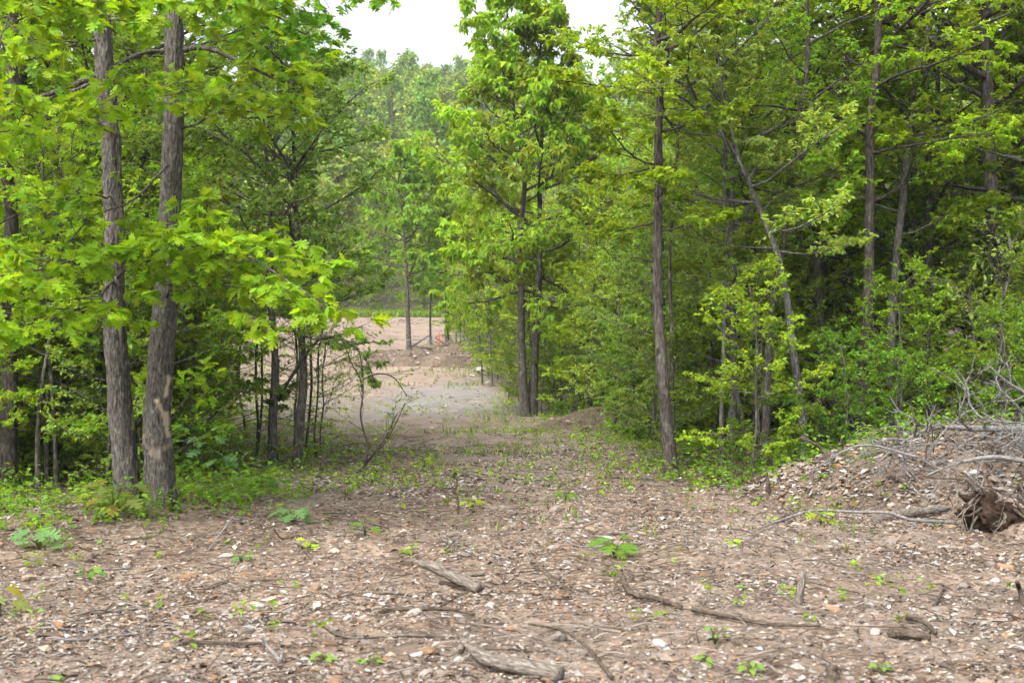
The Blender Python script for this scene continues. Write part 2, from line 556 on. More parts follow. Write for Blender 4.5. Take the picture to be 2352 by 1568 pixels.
def soil_material(name):
    """ground colour comes from vertex masks (what lies there: litter, clay, wet clay, orange subsoil)"""
    m, N, L = new_mat(name)
    out = mk(N, 'ShaderNodeOutputMaterial'); p = mk(N, 'ShaderNodeBsdfPrincipled')
    p.inputs['Specular IOR Level'].default_value = .3
    tc = mk(N, 'ShaderNodeTexCoord')
    co = tc.outputs['Object']

    def noise(scale, det=4, rough=.6, vec=None):
        n = mk(N, 'ShaderNodeTexNoise'); n.inputs['Scale'].default_value = scale
        n.inputs['Detail'].default_value = det; n.inputs['Roughness'].default_value = rough
        L.new(vec or co, n.inputs['Vector'])
        return n.outputs['Fac']
    v = mk(N, 'ShaderNodeTexVoronoi'); v.inputs['Scale'].default_value = 24; v.inputs['Randomness'].default_value = 1
    L.new(co, v.inputs['Vector'])
    bits = ramp(N, L, v.outputs['Color'], [(0, (0.046, 0.031, 0.022)), (.3, (0.105, 0.071, 0.050)), (.55, (0.167, 0.121, 0.087)), (.75, (0.211, 0.152, 0.108)), (.93, (0.229, 0.186, 0.149)), (1, (0.310, 0.279, 0.248))])
    big = ramp(N, L, noise(1.1, 6), [(.38, (.60, .58, .56)), (.62, (1.12, 1.14, 1.15))])
    l1 = mk(N, 'ShaderNodeMix', data_type='RGBA', blend_type='MULTIPLY'); l1.inputs[0].default_value = 1
    L.new(bits, l1.inputs[6]); L.new(big, l1.inputs[7])
    clay = ramp(N, L, noise(2.2, 9, .75), [(.3, (.095, .076, .063)), (.5, (.17, .138, .115)), (.7, (.225, .188, .16))])
    orange = ramp(N, L, noise(.55, 9, .78), [(.3, (.10, .075, .056)), (.5, (.19, .143, .108)), (.7, (.27, .205, .158))])
    wet = ramp(N, L, noise(1.3, 7, .7), [(.3, (.12, .112, .108)), (.55, (.19, .182, .177)), (.75, (.25, .242, .236))])
    duff = ramp(N, L, noise(14, 5, .7), [(.3, (0.019, 0.014, 0.009)), (.55, (0.056, 0.038, 0.025)), (.75, (0.112, 0.081, 0.056))])

    def mask(nm):
        a = mk(N, 'ShaderNodeAttribute', attribute_name=nm)
        return a.outputs['Fac']
    col = l1.outputs[2]
    for nm, c in (('duff', duff), ('clay', clay), ('orange', orange), ('wet', wet)):
        mx = mk(N, 'ShaderNodeMix', data_type='RGBA')
        L.new(mask(nm), mx.inputs[0]); L.new(col, mx.inputs[6]); L.new(c, mx.inputs[7])
        col = mx.outputs[2]
    L.new(col, p.inputs['Base Color'])
    rr = mk(N, 'ShaderNodeMapRange'); rr.inputs['To Min'].default_value = .92; rr.inputs['To Max'].default_value = .3
    L.new(mask('wet'), rr.inputs['Value']); L.new(rr.outputs[0], p.inputs['Roughness'])
    b = mk(N, 'ShaderNodeBump'); b.inputs['Strength'].default_value = .7; b.inputs['Distance'].default_value = .02
    ad = mk(N, 'ShaderNodeMath', operation='ADD')
    L.new(v.outputs['Distance'], ad.inputs[0]); L.new(noise(30, 4), ad.inputs[1])
    L.new(ad.outputs[0], b.inputs['Height']); L.new(b.outputs[0], p.inputs['Normal'])
    L.new(p.outputs[0], out.inputs[0])
    return m


M_LEAF = leaf_material('leaf_green')
M_LEAF1 = leaf_material('leaf_green_single', vary=False)
M_FAR = leaf_material('leaf_far', trans=.3, rough=.7)
M_BARK = bark_material('bark_grey_brown', (.022, .019, .016), (.066, .057, .049), (.14, .128, .112), .35)
M_BARKN = bark_material('bark_oak_near', (.022, .019, .017), (.082, .073, .065), (.17, .156, .14), .28, 1.7, scar=True)
M_BARKD = bark_material('bark_dark', (.016, .013, .011), (.05, .042, .036), (.12, .105, .09), .15)
M_BARKL = bark_material('bark_lichen', (.028, .026, .023), (.082, .077, .069), (.18, .172, .155), .6, 1.3)
M_SOIL = soil_material('soil_and_litter')
M_LITTER = col_material('leaf_litter', .9, .15, 60, .25)
M_STONE = col_material('stone', .85, .25, 34, .3)
M_DEAD = bark_material('weathered_wood', (.05, .042, .034), (.14, .12, .10), (.25, .225, .195), .1, 2.2)
M_DEADG = bark_material('silver_grey_twig', (.07, .066, .062), (.17, .162, .155), (.28, .27, .26), .25, 2.0)
M_DEADB = bark_material('brown_stick', (.025, .019, .014), (.075, .056, .042), (.14, .115, .09), .1, 2.0)


# ------------------------------------------------------------------ ground
def axis(breaks):
    out = [breaks[0][0]]
    for (a, b, s0, s1) in breaks:
        x = a
        while x < b - 1e-6:
            s = s0 + (s1 - s0) * (x - a) / (b - a)
            x = min(b, x + s); out.append(x)
    return np.array(out)


ys = axis([(-40, 4, 4, .3), (4, 17, .11, .13), (17, 35, .15, .4), (35, 110, .4, 1.6), (110, 330, 2, 6), (330, 900, 8, 80)])
xh = axis([(0, 6.5, .115, .115), (6.5, 14, .13, .6), (14, 60, .7, 3), (60, 600, 4, 60)])
xs = np.r_[-xh[:0:-1], xh]
GX, GY = np.meshgrid(xs, ys)
GZ = hground(GX, GY)
nx, ny = len(xs), len(ys)
gi = np.arange(nx * ny).reshape(ny, nx)
quads = np.stack([gi[:-1, :-1], gi[:-1, 1:], gi[1:, 1:], gi[1:, :-1]], -1).reshape(-1, 4)


def ground_masks(x, y):
    w = fbm(x / 1.7 + 3, y / 2.2, 5, 3) - .5
    re, le = right_edge(y) + w * 1.0, left_edge(y) - w * 1.0
    wood = np.maximum(sstep(-.6, .8, x - re), sstep(-.5, .9, le - x)) * sstep(12.5, 16, y + np.where(x < 0, 0, -1.5))
    wood = np.where(y > 102, 1.0, wood)
    open_ = 1 - wood
    clay = sstep(26, 35, y + w * 9) * open_ * .95
    clay = np.maximum(clay, np.where(y < 14, .32, .55) * sstep(.52, .66, fbm(x / 2.2 + 40, y / 3.0, 2, 3)) * open_ * sstep(4, 7, y))
    orange = sstep(46, 58, y + (-x) * 1.2 + w * 12) * open_
    wx = np.exp(-(((x - (-2.0) - w * 1.4) / 1.5) ** 2) ** 2) * sstep(31.5, 35, y + w * 3) * (1 - sstep(44, 50, y + w * 8))
    wet = np.clip(wx * (.75 + w * 1.3), 0, 1) * open_
    return wood, clay, orange, wet


gw, gc, go_, gwt = ground_masks(GX.ravel(), GY.ravel())
mesh = make_mesh('ground', np.stack([GX.ravel(), GY.ravel(), GZ.ravel()], -1), quads, M_SOIL, None, True,
                 {'duff': gw * .85, 'clay': gc, 'orange': go_, 'wet': gwt})
tag(link('ground', mesh), kind='structure')

MLAB = [('long heap of stony brown soil pushed up at the wood edge under grey brush', 0),
        ('low brown heap of dirt and roots beside the far red stake', 1),
        ('dark brown heap of dirt between the twin-stemmed tree and the dark trunk', 2),
        ('orange tan bank of soil and stones under the uprooted root ball', 3)]
for lab, i in MLAB:
    cx, cy, rx, ry, h = MOUNDS[i]
    st = .06 if cy < 20 else .14
    X, Y = np.meshgrid(np.arange(cx - rx, cx + rx + st, st), np.arange(cy - ry, cy + ry + st, st))
    Z = hground(X, Y) + mound_h(i, X, Y) + (.11 if cy < 20 else .3) * (fbm(X / (.2 if cy < 20 else .45), Y / (.2 if cy < 20 else .45), 8, 3) - .5)
    inside = (bump(X, Y, cx, cy, rx, ry) > 0)
    n0, n1 = X.shape
    g = np.arange(n0 * n1).reshape(n0, n1)
    q = np.stack([g[:-1, :-1], g[:-1, 1:], g[1:, 1:], g[1:, :-1]], -1).reshape(-1, 4)
    q = q[inside.ravel()[q].any(1)]
    used = np.unique(q); remap = np.full(n0 * n1, -1); remap[used] = np.arange(len(used))
    V = np.stack([X.ravel(), Y.ravel(), Z.ravel()], -1)[used]
    o_ = np.zeros(len(V)) if i != 3 else np.full(len(V), .75)
    if i == 0: o_ = .25 * sstep(.45, .6, fbm(V[:, 0], V[:, 1], 3, 2))
    me = make_mesh('soil_heap', V, remap[q], M_SOIL, None, True, {'duff': np.full(len(V), [.45, .45, .8, .1][i]), 'clay': np.full(len(V), .1), 'orange': o_, 'wet': np.zeros(len(V))})
    tag(link('soil_heap', me), lab, 'soil heap')


# ------------------------------------------------------------------ litter, gravel
def frustum_pts(n, d0, d1, rng, pw=1.0, marg=1.22):
    y = d0 + (d1 - d0) * rng.random(n) ** pw
    x = (rng.random(n) * 2 - 1) * (.36 * y * marg + .8)
    return x, y


def terrain_normal(x, y, e=.05):
    z0 = H(x, y)
    return norm(np.stack([-(H(x + e, y) - z0) / e, -(H(x, y + e) - z0) / e, np.ones_like(x)], -1)), z0


PALETTE_LITTER = .66 * np.array([.95, 1.02, 1.08]) * np.array([(.30, .20, .13), (.22, .145, .095), (.15, .10, .07), (.36, .265, .19), (.10, .07, .05), (.42, .33, .25), (.33, .175, .085), (.27, .22, .18), (.40, .35, .31), (.48, .42, .37), (.34, .30, .27)])
PALETTE_STONE = .44 * np.array([(.56, .48, .41), (.62, .56, .50), (.44, .36, .29), (.50, .33, .20), (.38, .32, .28), (.54, .41, .30), (.72, .68, .63), (.42, .26, .15)])

# dead leaf bits and wood chips
n = 215000
x, y = frustum_pts(n, 5.2, 24, rng, 1.35, 1.12)
xm = np.r_[rng.uniform(2.4, 7.0, 20000), rng.uniform(-7.5, 3.6, 3500)]; ym = np.r_[rng.uniform(12.4, 17.0, 20000), rng.uniform(55, 61, 3500)]
x = np.r_[x, xm]; y = np.r_[y, ym]; n = len(x)
wood_m, clay_m, _, _ = ground_masks(x, y)
onheap = H(x, y) > hground(x, y) + .02
k = (rng.random(n) < .8) & onheap | (rng.random(n) < np.clip(.5 + 3.2 * (fbm(x / 1.5 + 2, y / 1.1, 9, 4) - .5) - .3 * clay_m, .28, 1))
x, y, onheap = x[k], y[k], onheap[k]
nrm, z = terrain_normal(x, y)
n = len(x)
up = nrm + rng.normal(0, .38, (n, 3))
az = rng.random(n) * 2 * np.pi
dv = np.stack([np.cos(az), np.sin(az), rng.normal(0, .22, n)], -1)
sz = np.exp(rng.normal(-3.68, .42, n)) * (1 + .035 * (y - 6)) * np.where(onheap, 1.5, 1)
tv = np.array([(0, 0, 0), (.4, -.24, .1), (1, .03, .0), (.55, .26, .12)])
tt = np.array([(0, 1, 3), (1, 2, 3)])
C = PALETTE_LITTER[rng.integers(0, len(PALETTE_LITTER), n)] * np.exp(rng.normal(0, .2, (n, 1)))
V, T, C = leaves(np.stack([x, y, z + .006], -1), dv, up, sz, (tv, tt), C)
tag(link('leaf_litter', make_mesh('leaf_litter', V, T, M_LITTER, C)), 'brown dead leaf bits and wood chips strewn over the clearing', 'leaf litter', kind='stuff')

# gravel: small irregular stones
n = 28000
x, y = frustum_pts(n, 5.2, 20, rng, 1.2)
x = np.r_[x, rng.uniform(2.4, 7.2, 5000)]; y = np.r_[y, rng.uniform(12.2, 17.2, 5000)]; n = len(x)
dens = fbm(x / 1.3 + 70, y / 1.3, 6, 3)
wood_m, clay_m, _, _ = ground_masks(x, y)
k = rng.random(n) < np.where(H(x, y) > hground(x, y) + .02, .7, np.clip((dens - .43) * 4.5, .03, 1)) * (1 - .7 * wood_m)
x, y = x[k], y[k]
n = len(x)
z = H(x, y)
ico = np.array([(1, 0, .1), (.3, .8, 0), (-.8, .5, .1), (-.7, -.6, 0), (.45, -.85, .1), (.35, .2, .75), (-.35, -.05, .65), (0, 0, -.5)])
it = np.array([(0, 1, 5), (1, 2, 6), (1, 6, 5), (2, 3, 6), (3, 4, 6), (4, 5, 6), (4, 0, 5)])
s = np.exp(rng.normal(-4.5, .45, n)) * (1 + .02 * (y - 6))
jit = 1 + rng.normal(0, .22, (n, 8, 3))
th = rng.random(n) * 2 * np.pi
c_, s_ = np.cos(th)[:, None], np.sin(th)[:, None]
v = ico[None] * jit * s[:, None, None] * np.array([1.2, .85, .7])
V = np.stack([v[..., 0] * c_ - v[..., 1] * s_, v[..., 0] * s_ + v[..., 1] * c_, v[..., 2]], -1) + np.stack([x, y, z - .25 * s], -1)[:, None]
T = (it[None] + (np.arange(n) * 8)[:, None, None]).reshape(-1, 3)
C = PALETTE_STONE[rng.choice(8, n, p=[.14, .10, .2, .12, .2, .14, .03, .07])] * np.exp(rng.normal(0, .2, (n, 1)))
tag(link('gravel', make_mesh('gravel', V.reshape(-1, 3), T, M_STONE, np.repeat(C, 8, 0))), 'pale and tan gravel scattered over the cleared ground', 'gravel', kind='stuff')

# clods and broken stone on the far track and field
n = 14000
y = 22 + 80 * rng.random(n) ** 1.3; x = left_edge(y) - 6 + (right_edge(y) + 7 - left_edge(y)) * rng.random(n)
k = fbm(x / 2.5 + 8, y / 3.5, 4, 3) > .40 + .25 * rng.random(n)
k &= ~((np.abs(x + 2.1) < 1.9) & (y > 34) & (y < 44) & (rng.random(n) < .5))
x, y = x[k], y[k]; n = len(x); z = H(x, y)
s = np.exp(rng.normal(-3.9, .5, n)) * (1 + .022 * (y - 20))
th = rng.random(n) * 2 * np.pi; c_, s_ = np.cos(th)[:, None], np.sin(th)[:, None]
v = ico[None] * (1 + rng.normal(0, .25, (n, 8, 3))) * s[:, None, None] * np.array([1.3, .9, .7])
V = np.stack([v[..., 0] * c_ - v[..., 1] * s_, v[..., 0] * s_ + v[..., 1] * c_, v[..., 2]], -1) + np.stack([x, y, z], -1)[:, None]
T = (it[None] + (np.arange(n) * 8)[:, None, None]).reshape(-1, 3)
C = np.array([(.12, .08, .058), (.19, .135, .10), (.07, .05, .038), (.25, .19, .15), (.30, .26, .23)])[rng.choice(5, n, p=[.3, .25, .25, .14, .06])]
tag(link('clods', make_mesh('clods', V.reshape(-1, 3), T, M_STONE, np.repeat(C, 8, 0))), 'brown clods and broken stone strewn over the far track', 'clods', kind='stuff')

# loose twig bits
n = 6500
x, y = frustum_pts(n, 5.2, 26, rng, 1.2)
az = rng.random(n) * np.pi * 2
Lg = np.exp(rng.normal(-2.2, .5, n)) * (1 + .03 * (y - 6))
p0 = np.stack([x, y, H(x, y) + .012], -1)
x1, y1 = x + np.cos(az) * Lg, y + np.sin(az) * Lg
p2 = np.stack([x1, y1, H(x1, y1) + .012 + np.abs(rng.normal(0, .15, n)) * Lg], -1)
p1 = (p0 + p2) / 2 + rng.normal(0, .08, (n, 3)) * Lg[:, None] * np.array([1, 1, .3]) + np.array([0, 0, .01])
V, T = tubes(np.stack([p0, p1, p2], 1), np.linspace(1, .5, 3)[None] * (rng.uniform(.0025, .007, n)[:, None]), 3, False)
C = .75 * np.array([(.16, .125, .10), (.08, .06, .047), (.27, .23, .2), (.11, .085, .065)])[rng.integers(0, 4, n)]
tag(link('twig_litter', make_mesh('twig_litter', V, T, M_LITTER, np.repeat(C, 9, 0))), 'small broken twigs scattered across the cleared ground', 'twigs', kind='stuff')


# ------------------------------------------------------------------ trees standing where the photograph shows them
def tree_parts(name, label, cat, base, trunk_mesh, branch_mesh, crown_mesh, group=None):
    e = thing(name, base, label, cat, group)
    link('trunk', trunk_mesh, e)
    if branch_mesh: link('branches', branch_mesh, e)
    if crown_mesh: link('crown', crown_mesh, e)
    return e


SPEC = dict(n2=8, n3=5, leaves=14, size=.08, tmpl=LEAF_SIMPLE, col=(.085, .165, .018), droop=.25, tilt=.45, flat=.35)
YG = (.195, .30, .014)      # young yellow-green
MG = (.155, .255, .016)     # mid green
DG = (.115, .21, .016)      # deeper green
GG = (.19, .285, .055)       # pale sage green


def std_tree(name, label, D, pts, w0, w1, height, n1, Lmax, t0, bark, spec, shape=(.8, 1, .8, .35), elev=(.0, .8), depth_wob=.25, limbs=(), cat='tree', lift=.05, ivy=False):
    px = F / D
    P = [at(a, b, D) for a, b in pts]
    gx, gy = P[0][0], P[0][1]
    P[0][2] = float(H(gx, gy)) - .08
    P = np.array(P)
    P[1:, 1] += rng.normal(0, depth_wob * .25, len(P) - 1)
    top = P[-1].copy()
    if top[2] < height:
        dirv = norm(P[-1] - P[-2]) * .6 + np.array([0, 0, .8])
        ex = [top + dirv * (height - top[2]) * f + rng.normal(0, .12, 3) for f in (.5, 1.0)]
        P = np.vstack([P, ex])
    base = P[0] + np.array([0, 0, .08])
    P = P - base
    r0, r1 = w0 / px / 2, w1 / px / 2
    V, T, u, th = rough_tube(P, r0, max(r1 * .3, .012), 90, 14, r0 * .10, flare=.35, seed=rng.integers(50), freq=22)
    tm = make_mesh('trunk', V, T, bark, None, True)
    Q = resample(P, 60)
    wood, lf = Buf(), Buf()
    P1, L1, u1 = limbs_on(Q, n1, t0, .99, Lmax, shape, rng, elev, lift)
    rl = np.maximum(r0 * .34 * (L1 / Lmax), .008)
    wood.add(*tubes(P1, np.linspace(1, .3, P1.shape[1])[None] * rl[:, None], 6, False))
    leafy(P1, L1, spec, rng, wood, lf, r0 * .34)
    for lpts, lw in limbs:
        A = resample(np.array([at(a, b, dd) for a, b, dd in lpts]) - base, 9)[None]
        wood.add(*tubes(A, np.linspace(1, .35, 9)[None] * (lw / px / 2), 7, False))
        leafy(A, np.array([np.linalg.norm(A[0, -1] - A[0, 0])]), dict(spec, lo=.4), rng, wood, lf, lw / px / 2)
    return tree_parts(name, label, cat, base, tm, wood.mesh('branches', bark, True), lf.mesh('crown', M_LEAF))


CL = dict(SPEC, tmpl=LEAF_LONG, size=.2, cluster=True, leaves=7, along=.35, spread=.75, droop=.45, tilt=.3, n2=9, n3=5, wid=1.25, col=(.19, .30, .018), flat=.8)

# twin-stemmed tree in the middle distance: two trunks from one foot
D = 33.0
base = at(1212, 958, D); base[2] = float(H(base[0], base[1])) - .02
twin = thing('twin_stemmed_tree', base, 'twin-stemmed green tree with drooping leaf clusters in the middle of the view', 'tree')
for pts, w0, n1, Lm, limbs in (
        ([(1206, 962), (1198, 800), (1197, 640), (1192, 560), (1205, 400), (1180, 250), (1170, 120), (1165, 20)], 24, 24, 2.75,
         [([(1194, 610, 33), (1165, 592, 32.8), (1120, 598, 32.6), (1085, 588, 32.5), (1050, 570, 32.4)], 9),
          ([(1185, 415, 33), (1150, 385, 32.7), (1100, 330, 32.5), (1060, 270, 32.3), (1020, 255, 32.2)], 10)]),
        ([(1222, 962), (1230, 800), (1238, 640), (1240, 450), (1245, 280), (1240, 150), (1250, 30)], 22, 24, 2.3,
         [([(1244, 420, 33), (1290, 380, 33), (1340, 330, 33), (1385, 300, 33.2)], 9)])):
    P = np.array([at(a, b, D + (.15 if w0 == 22 else 0)) for a, b in pts]) - base
    P[0, 2] = -.1
    r0 = w0 / F * D / 2
    V, T, u, th = rough_tube(P, r0, .02, 90, 14, r0 * .1, flare=.3, seed=w0)
    link('trunk', make_mesh('trunk', V, T, M_BARK, None, True), twin)
    Q = resample(P, 60); wood, lf = Buf(), Buf()
    P1, L1, u1 = limbs_on(Q, n1 + 5, .28, .99, Lm, (.95, 1, .72, .3), rng, (-.05, .9), .06)
    wood.add(*tubes(P1, np.linspace(1, .3, 7)[None] * np.maximum(r0 * .34 * L1 / Lm, .01)[:, None], 6, False))
    leafy(P1, L1, CL, rng, wood, lf, r0 * .34)
    for lp, lw in limbs:
        A = resample(np.array([at(*q) for q in lp]) - base, 9)[None]
        wood.add(*tubes(A, np.linspace(1, .35, 9)[None] * (lw / F * D / 2), 7, False))
        leafy(A, np.array([np.linalg.norm(A[0, -1] - A[0, 0]) * .8]), dict(CL, lo=.35), rng, wood, lf, .03)
    link('branches', wood.mesh('branches', M_BARK, True), twin)
    link('crown', lf.mesh('crown', M_LEAF), twin)

std_tree('oak_tree', 'tall dark straight trunk at the wood edge, first tree right of the track', 17.3,
         [(1545, 1118), (1530, 960), (1520, 860), (1512, 700), (1510, 560), (1514, 420), (1512, 300), (1517, 200), (1508, 90)], 33, 18, 8.2, 26, 1.75, .30, M_BARKD,
         dict(SPEC, col=YG, size=.105, n2=8), shape=(.45, .75, 1, .7), elev=(-.05, .6),
         limbs=[([(1512, 190, 17.3), (1470, 190, 17.2), (1400, 200, 17.0), (1330, 190, 16.8), (1280, 185, 16.7)], 8), ([(1514, 120, 17.3), (1580, 90, 17.2), (1640, 40, 17.1), (1680, 0, 17)], 8)])
std_tree('oak_tree', 'slanting pale trunk curving up to the left behind the soil heap', 18.0,
         [(1858, 1105), (1845, 980), (1835, 900), (1815, 720), (1785, 590), (1750, 490), (1705, 390), (1640, 280), (1575, 200), (1535, 165)], 24, 13, 6.0, 22, 1.6, .4, M_BARKL,
         dict(SPEC, col=GG, size=.095), shape=(.7, 1, 1, .6), elev=(0, .6),
         limbs=[([(1700, 380, 18), (1680, 300, 17.9), (1660, 220, 17.8), (1650, 120, 17.7)], 9)])
std_tree('oak_tree', 'thick dark trunk standing left of the pale lichen trunk behind the soil heap', 19.6,
         [(1980, 1052), (1982, 900), (1988, 760), (1996, 600), (2002, 420), (2000, 280), (2010, 150), (2015, 0)], 33, 20, 10.5, 26, 2.3, .28, M_BARKD,
         dict(SPEC, col=(.18, .285, .014), size=.115), shape=(.7, 1, .9, .5))
std_tree('oak_tree', 'pale lichen-spotted trunk rising behind the right soil heap', 20.2,
         [(2033, 1040), (2042, 900), (2052, 740), (2064, 560), (2078, 420), (2090, 300), (2110, 150), (2140, 20)], 26, 15, 9.2, 26, 2.0, .3, M_BARKL,
         dict(SPEC, col=(.17, .275, .014), size=.11), shape=(.6, 1, .9, .5),
         limbs=[([(2085, 330, 20.2), (2150, 310, 19.8), (2240, 340, 19.4), (2352, 370, 19), (2450, 400, 18.8)], 8)])
std_tree('oak_tree', 'slim grey trunk leaning slightly right, second behind the dark edge tree', 18.8,
         [(1756, 1100), (1762, 920), (1770, 760), (1785, 640), (1805, 470), (1830, 300), (1850, 120)], 20, 11, 8.5, 22, 1.7, .32, M_BARK, dict(SPEC, col=MG, size=.09), shape=(.7, 1, .9, .5))
std_tree('oak_tree', 'dark trunk half hidden deep in the right wood', 21.5,
         [(1884, 1000), (1884, 840), (1880, 650), (1870, 520), (1862, 380), (1860, 200), (1850, 50)], 22, 13, 10.5, 24, 2.1, .3, M_BARKD, dict(SPEC, col=MG, size=.105), shape=(.7, 1, .9, .5))
std_tree('young_tree', 'thin grey upright stem just right of the dark edge trunk', 18.6,
         [(1660, 1108), (1657, 950), (1660, 800), (1664, 680), (1668, 560), (1660, 430)], 12, 6, 5.4, 18, 1.2, .3, M_BARKL, dict(SPEC, col=GG, size=.085, n2=7), shape=(.6, 1, .9, .5), cat='tree')
std_tree('young_tree', 'thin brownish stem with crooked top between two grey stems in the wood', 19.6,
         [(1722, 1095), (1712, 990), (1690, 880), (1686, 740), (1684, 560), (1670, 400)], 12, 7, 6.0, 18, 1.3, .3, M_BARK, dict(SPEC, col=MG, size=.085, n2=7), shape=(.6, 1, .9, .5), cat='tree')
std_tree('young_tree', 'slim bare-stemmed tree at the far right above the brush pile', 26.0,
         [(2288, 1000), (2290, 850), (2292, 640), (2288, 480), (2270, 300)], 14, 8, 8.5, 20, 1.7, .35, M_BARK, dict(SPEC, col=MG, size=.1), shape=(.6, 1, .9, .5), cat='tree')
std_tree('young_tree', 'slim stem right behind the dark edge trunk', 20.0,
         [(1548, 1080), (1545, 900), (1542, 760), (1538, 600), (1550, 420), (1560, 250)], 10, 6, 7.5, 18, 1.4, .3, M_BARK, dict(SPEC, col=GG, size=.085, n2=7), shape=(.6, 1, .9, .5), cat='tree')

# left side of the track
std_tree('oak_tree', 'grey-green upright trunk forked near its top, left of the leaning trunk', 19.2,
         [(628, 1075), (628, 960), (632, 840), (625, 700), (622, 560), (625, 440), (630, 320), (640, 180)], 24, 14, 5.6, 30, 1.55, .32, M_BARKL, dict(SPEC, col=GG, size=.085, n2=9), shape=(.6, 1, .9, .6),
         limbs=[([(624, 440, 19.2), (612, 360, 19.1), (600, 300, 19), (590, 220, 18.9)], 12)])
std_tree('oak_tree', 'brown leaning trunk at the left edge of the track with an arching right limb', 19.0,
         [(682, 1084), (690, 980), (696, 880), (692, 790), (686, 640), (682, 500), (678, 380), (670, 250)], 26, 9, 5.2, 26, 1.6, .36, M_BARK, dict(SPEC, col=GG, size=.085, n2=9), shape=(.6, 1, .9, .5),
         limbs=[([(698, 820, 19), (740, 775, 18.8), (800, 785, 18.6), (840, 825, 18.5), (858, 868, 18.4)], 8), ([(692, 830, 19), (660, 880, 19.1), (640, 920, 19.2)], 10)])
std_tree('oak_tree', 'dark furrowed trunk at the far left edge of the picture', 16.6,
         [(14, 1082), (18, 900), (22, 700), (20, 520), (24, 360), (28, 200), (30, 60)], 44, 32, 9.5, 20, 2.0, .4, M_BARKD, dict(SPEC, col=DG, size=.13, tmpl=LEAF_OAK, leaves=6, n3=4, n2=7), shape=(.6, 1, .9, .5))
std_tree('young_tree', 'thin straight trunk standing left of the far track, behind the arching limb', 60.0,
         [(940, 786), (936, 690), (932, 600), (925, 500), (915, 420)], 14, 6, 8.9, 30, 2.2, .36, M_BARK, dict(CL, size=.26, n2=7, n3=4, col=(.18, .29, .024)), shape=(.9, 1, .9, .5), cat='tree')
std_tree('young_tree', 'slim trunk beside the white stub and red stake', 61.0,
         [(1028, 796), (1026, 700), (1024, 620), (1018, 520), (1020, 420)], 12, 5, 8.8, 28, 2.0, .36, M_BARK, dict(CL, size=.26, n2=7, n3=4, col=(.19, .29, .028)), shape=(.9, 1, .9, .5), cat='tree')
std_tree('young_tree', 'thin sapling trunk between the straight trunk and the white stub', 61.5,
         [(990, 796), (988, 720), (992, 640), (985, 560)], 7, 3, 6.3, 14, 1.1, .4, M_BARK, dict(CL, size=.17, n2=5, n3=3, col=(.14, .24, .025)), shape=(.9, 1, .9, .5), cat='tree')

# ------------------------------------------------------------------ the near double-trunked oak
D = 14.0
ob = at(330, 1178, D); ob[2] = float(H(ob[0], ob[1]))
oak = thing('double_trunked_oak', ob, 'large near oak with two grey furrowed trunks rising from one base', 'tree')
OAKSPEC = dict(n2=7, n3=4, leaves=6, size=.138, tmpl=LEAF_OAK, col=(.18, .295, .011), droop=.35, tilt=.4, flat=.3, ratio2=.55, spread=.6, cluster=True, along=.6, var=.22, wid=1.12)
tr_defs = [([(296, 1185), (288, 1060), (275, 920), (266, 780), (262, 640), (262, 520), (258, 420), (254, 320), (246, 240), (240, 140), (234, 50), (225, -80), (215, -330)], 66, 34, 3),
           ([(372, 1185), (364, 1060), (362, 940), (372, 800), (380, 680), (388, 560), (392, 440), (398, 320), (401, 200), (400, 100), (398, 0), (404, -200), (410, -400)], 72, 36, 8)]
oak_trunks = []
for j, (pts, w0, w1, sd) in enumerate(tr_defs):
    P = np.array([at(a, b, D - .05 * j) for a, b in pts]) - ob
    P[0, 2] = -.12
    r0, r1 = w0 / F * D / 2, w1 / F * D / 2
    V, T, u, th = rough_tube(P, r0, r1, 340, 54, .018, freq=38, flare=.22, seed=sd, power=.55)
    zc = V[:, 2] + ob[2]; xc = V[:, 0] + ob[0]; yc = V[:, 1] + ob[1]
    ppx = 1176 + xc / yc * F; ppy = 784 - (zc - CAM_Z) / yc * F
    front = V[:, 1] < np.interp(V[:, 2], P[:, 2], P[:, 1]) + .02
    scar = np.zeros(len(V))
    if j == 1:   # pale torn strips of bare wood on the right trunk
        for line, wd in (([(388, 862), (383, 890), (380, 912)], 6), ([(358, 915), (368, 935), (376, 955), (383, 985), (388, 1005)], 6.5), ([(381, 945), (385, 975)], 6)):
            ly = [q[1] for q in line]; lx = [q[0] for q in line]
            dx = np.abs(ppx - np.interp(ppy, ly, lx))
            e = 1 - sstep(.6, 1.0, dx / (wd * (.5 + .9 * vnoise(zc * 45, xc * 30))))
            scar = np.maximum(scar, e * (ppy > ly[0]) * (ppy < ly[-1]))
        scar = np.maximum(scar, .35 * sstep(.5, .65, fbm(xc * 9, zc * 9, 3)) * (ppy > 990) * (ppy < 1070))
    else:
        scar = np.maximum(scar, .8 * (1 - sstep(.5, 1, np.abs(ppx - 306) / 5)) * (ppy > 945) * (ppy < 985))
    moss = sstep(.5, .62, fbm(xc * 7 + 4, zc * 5, 2)) * (1 - sstep(.05, .5, V[:, 2])) * .8
    oak_trunks.append(link('trunk', make_mesh('trunk', V, T, M_BARKN, None, True, {'scar': scar * front, 'moss': moss}), oak))

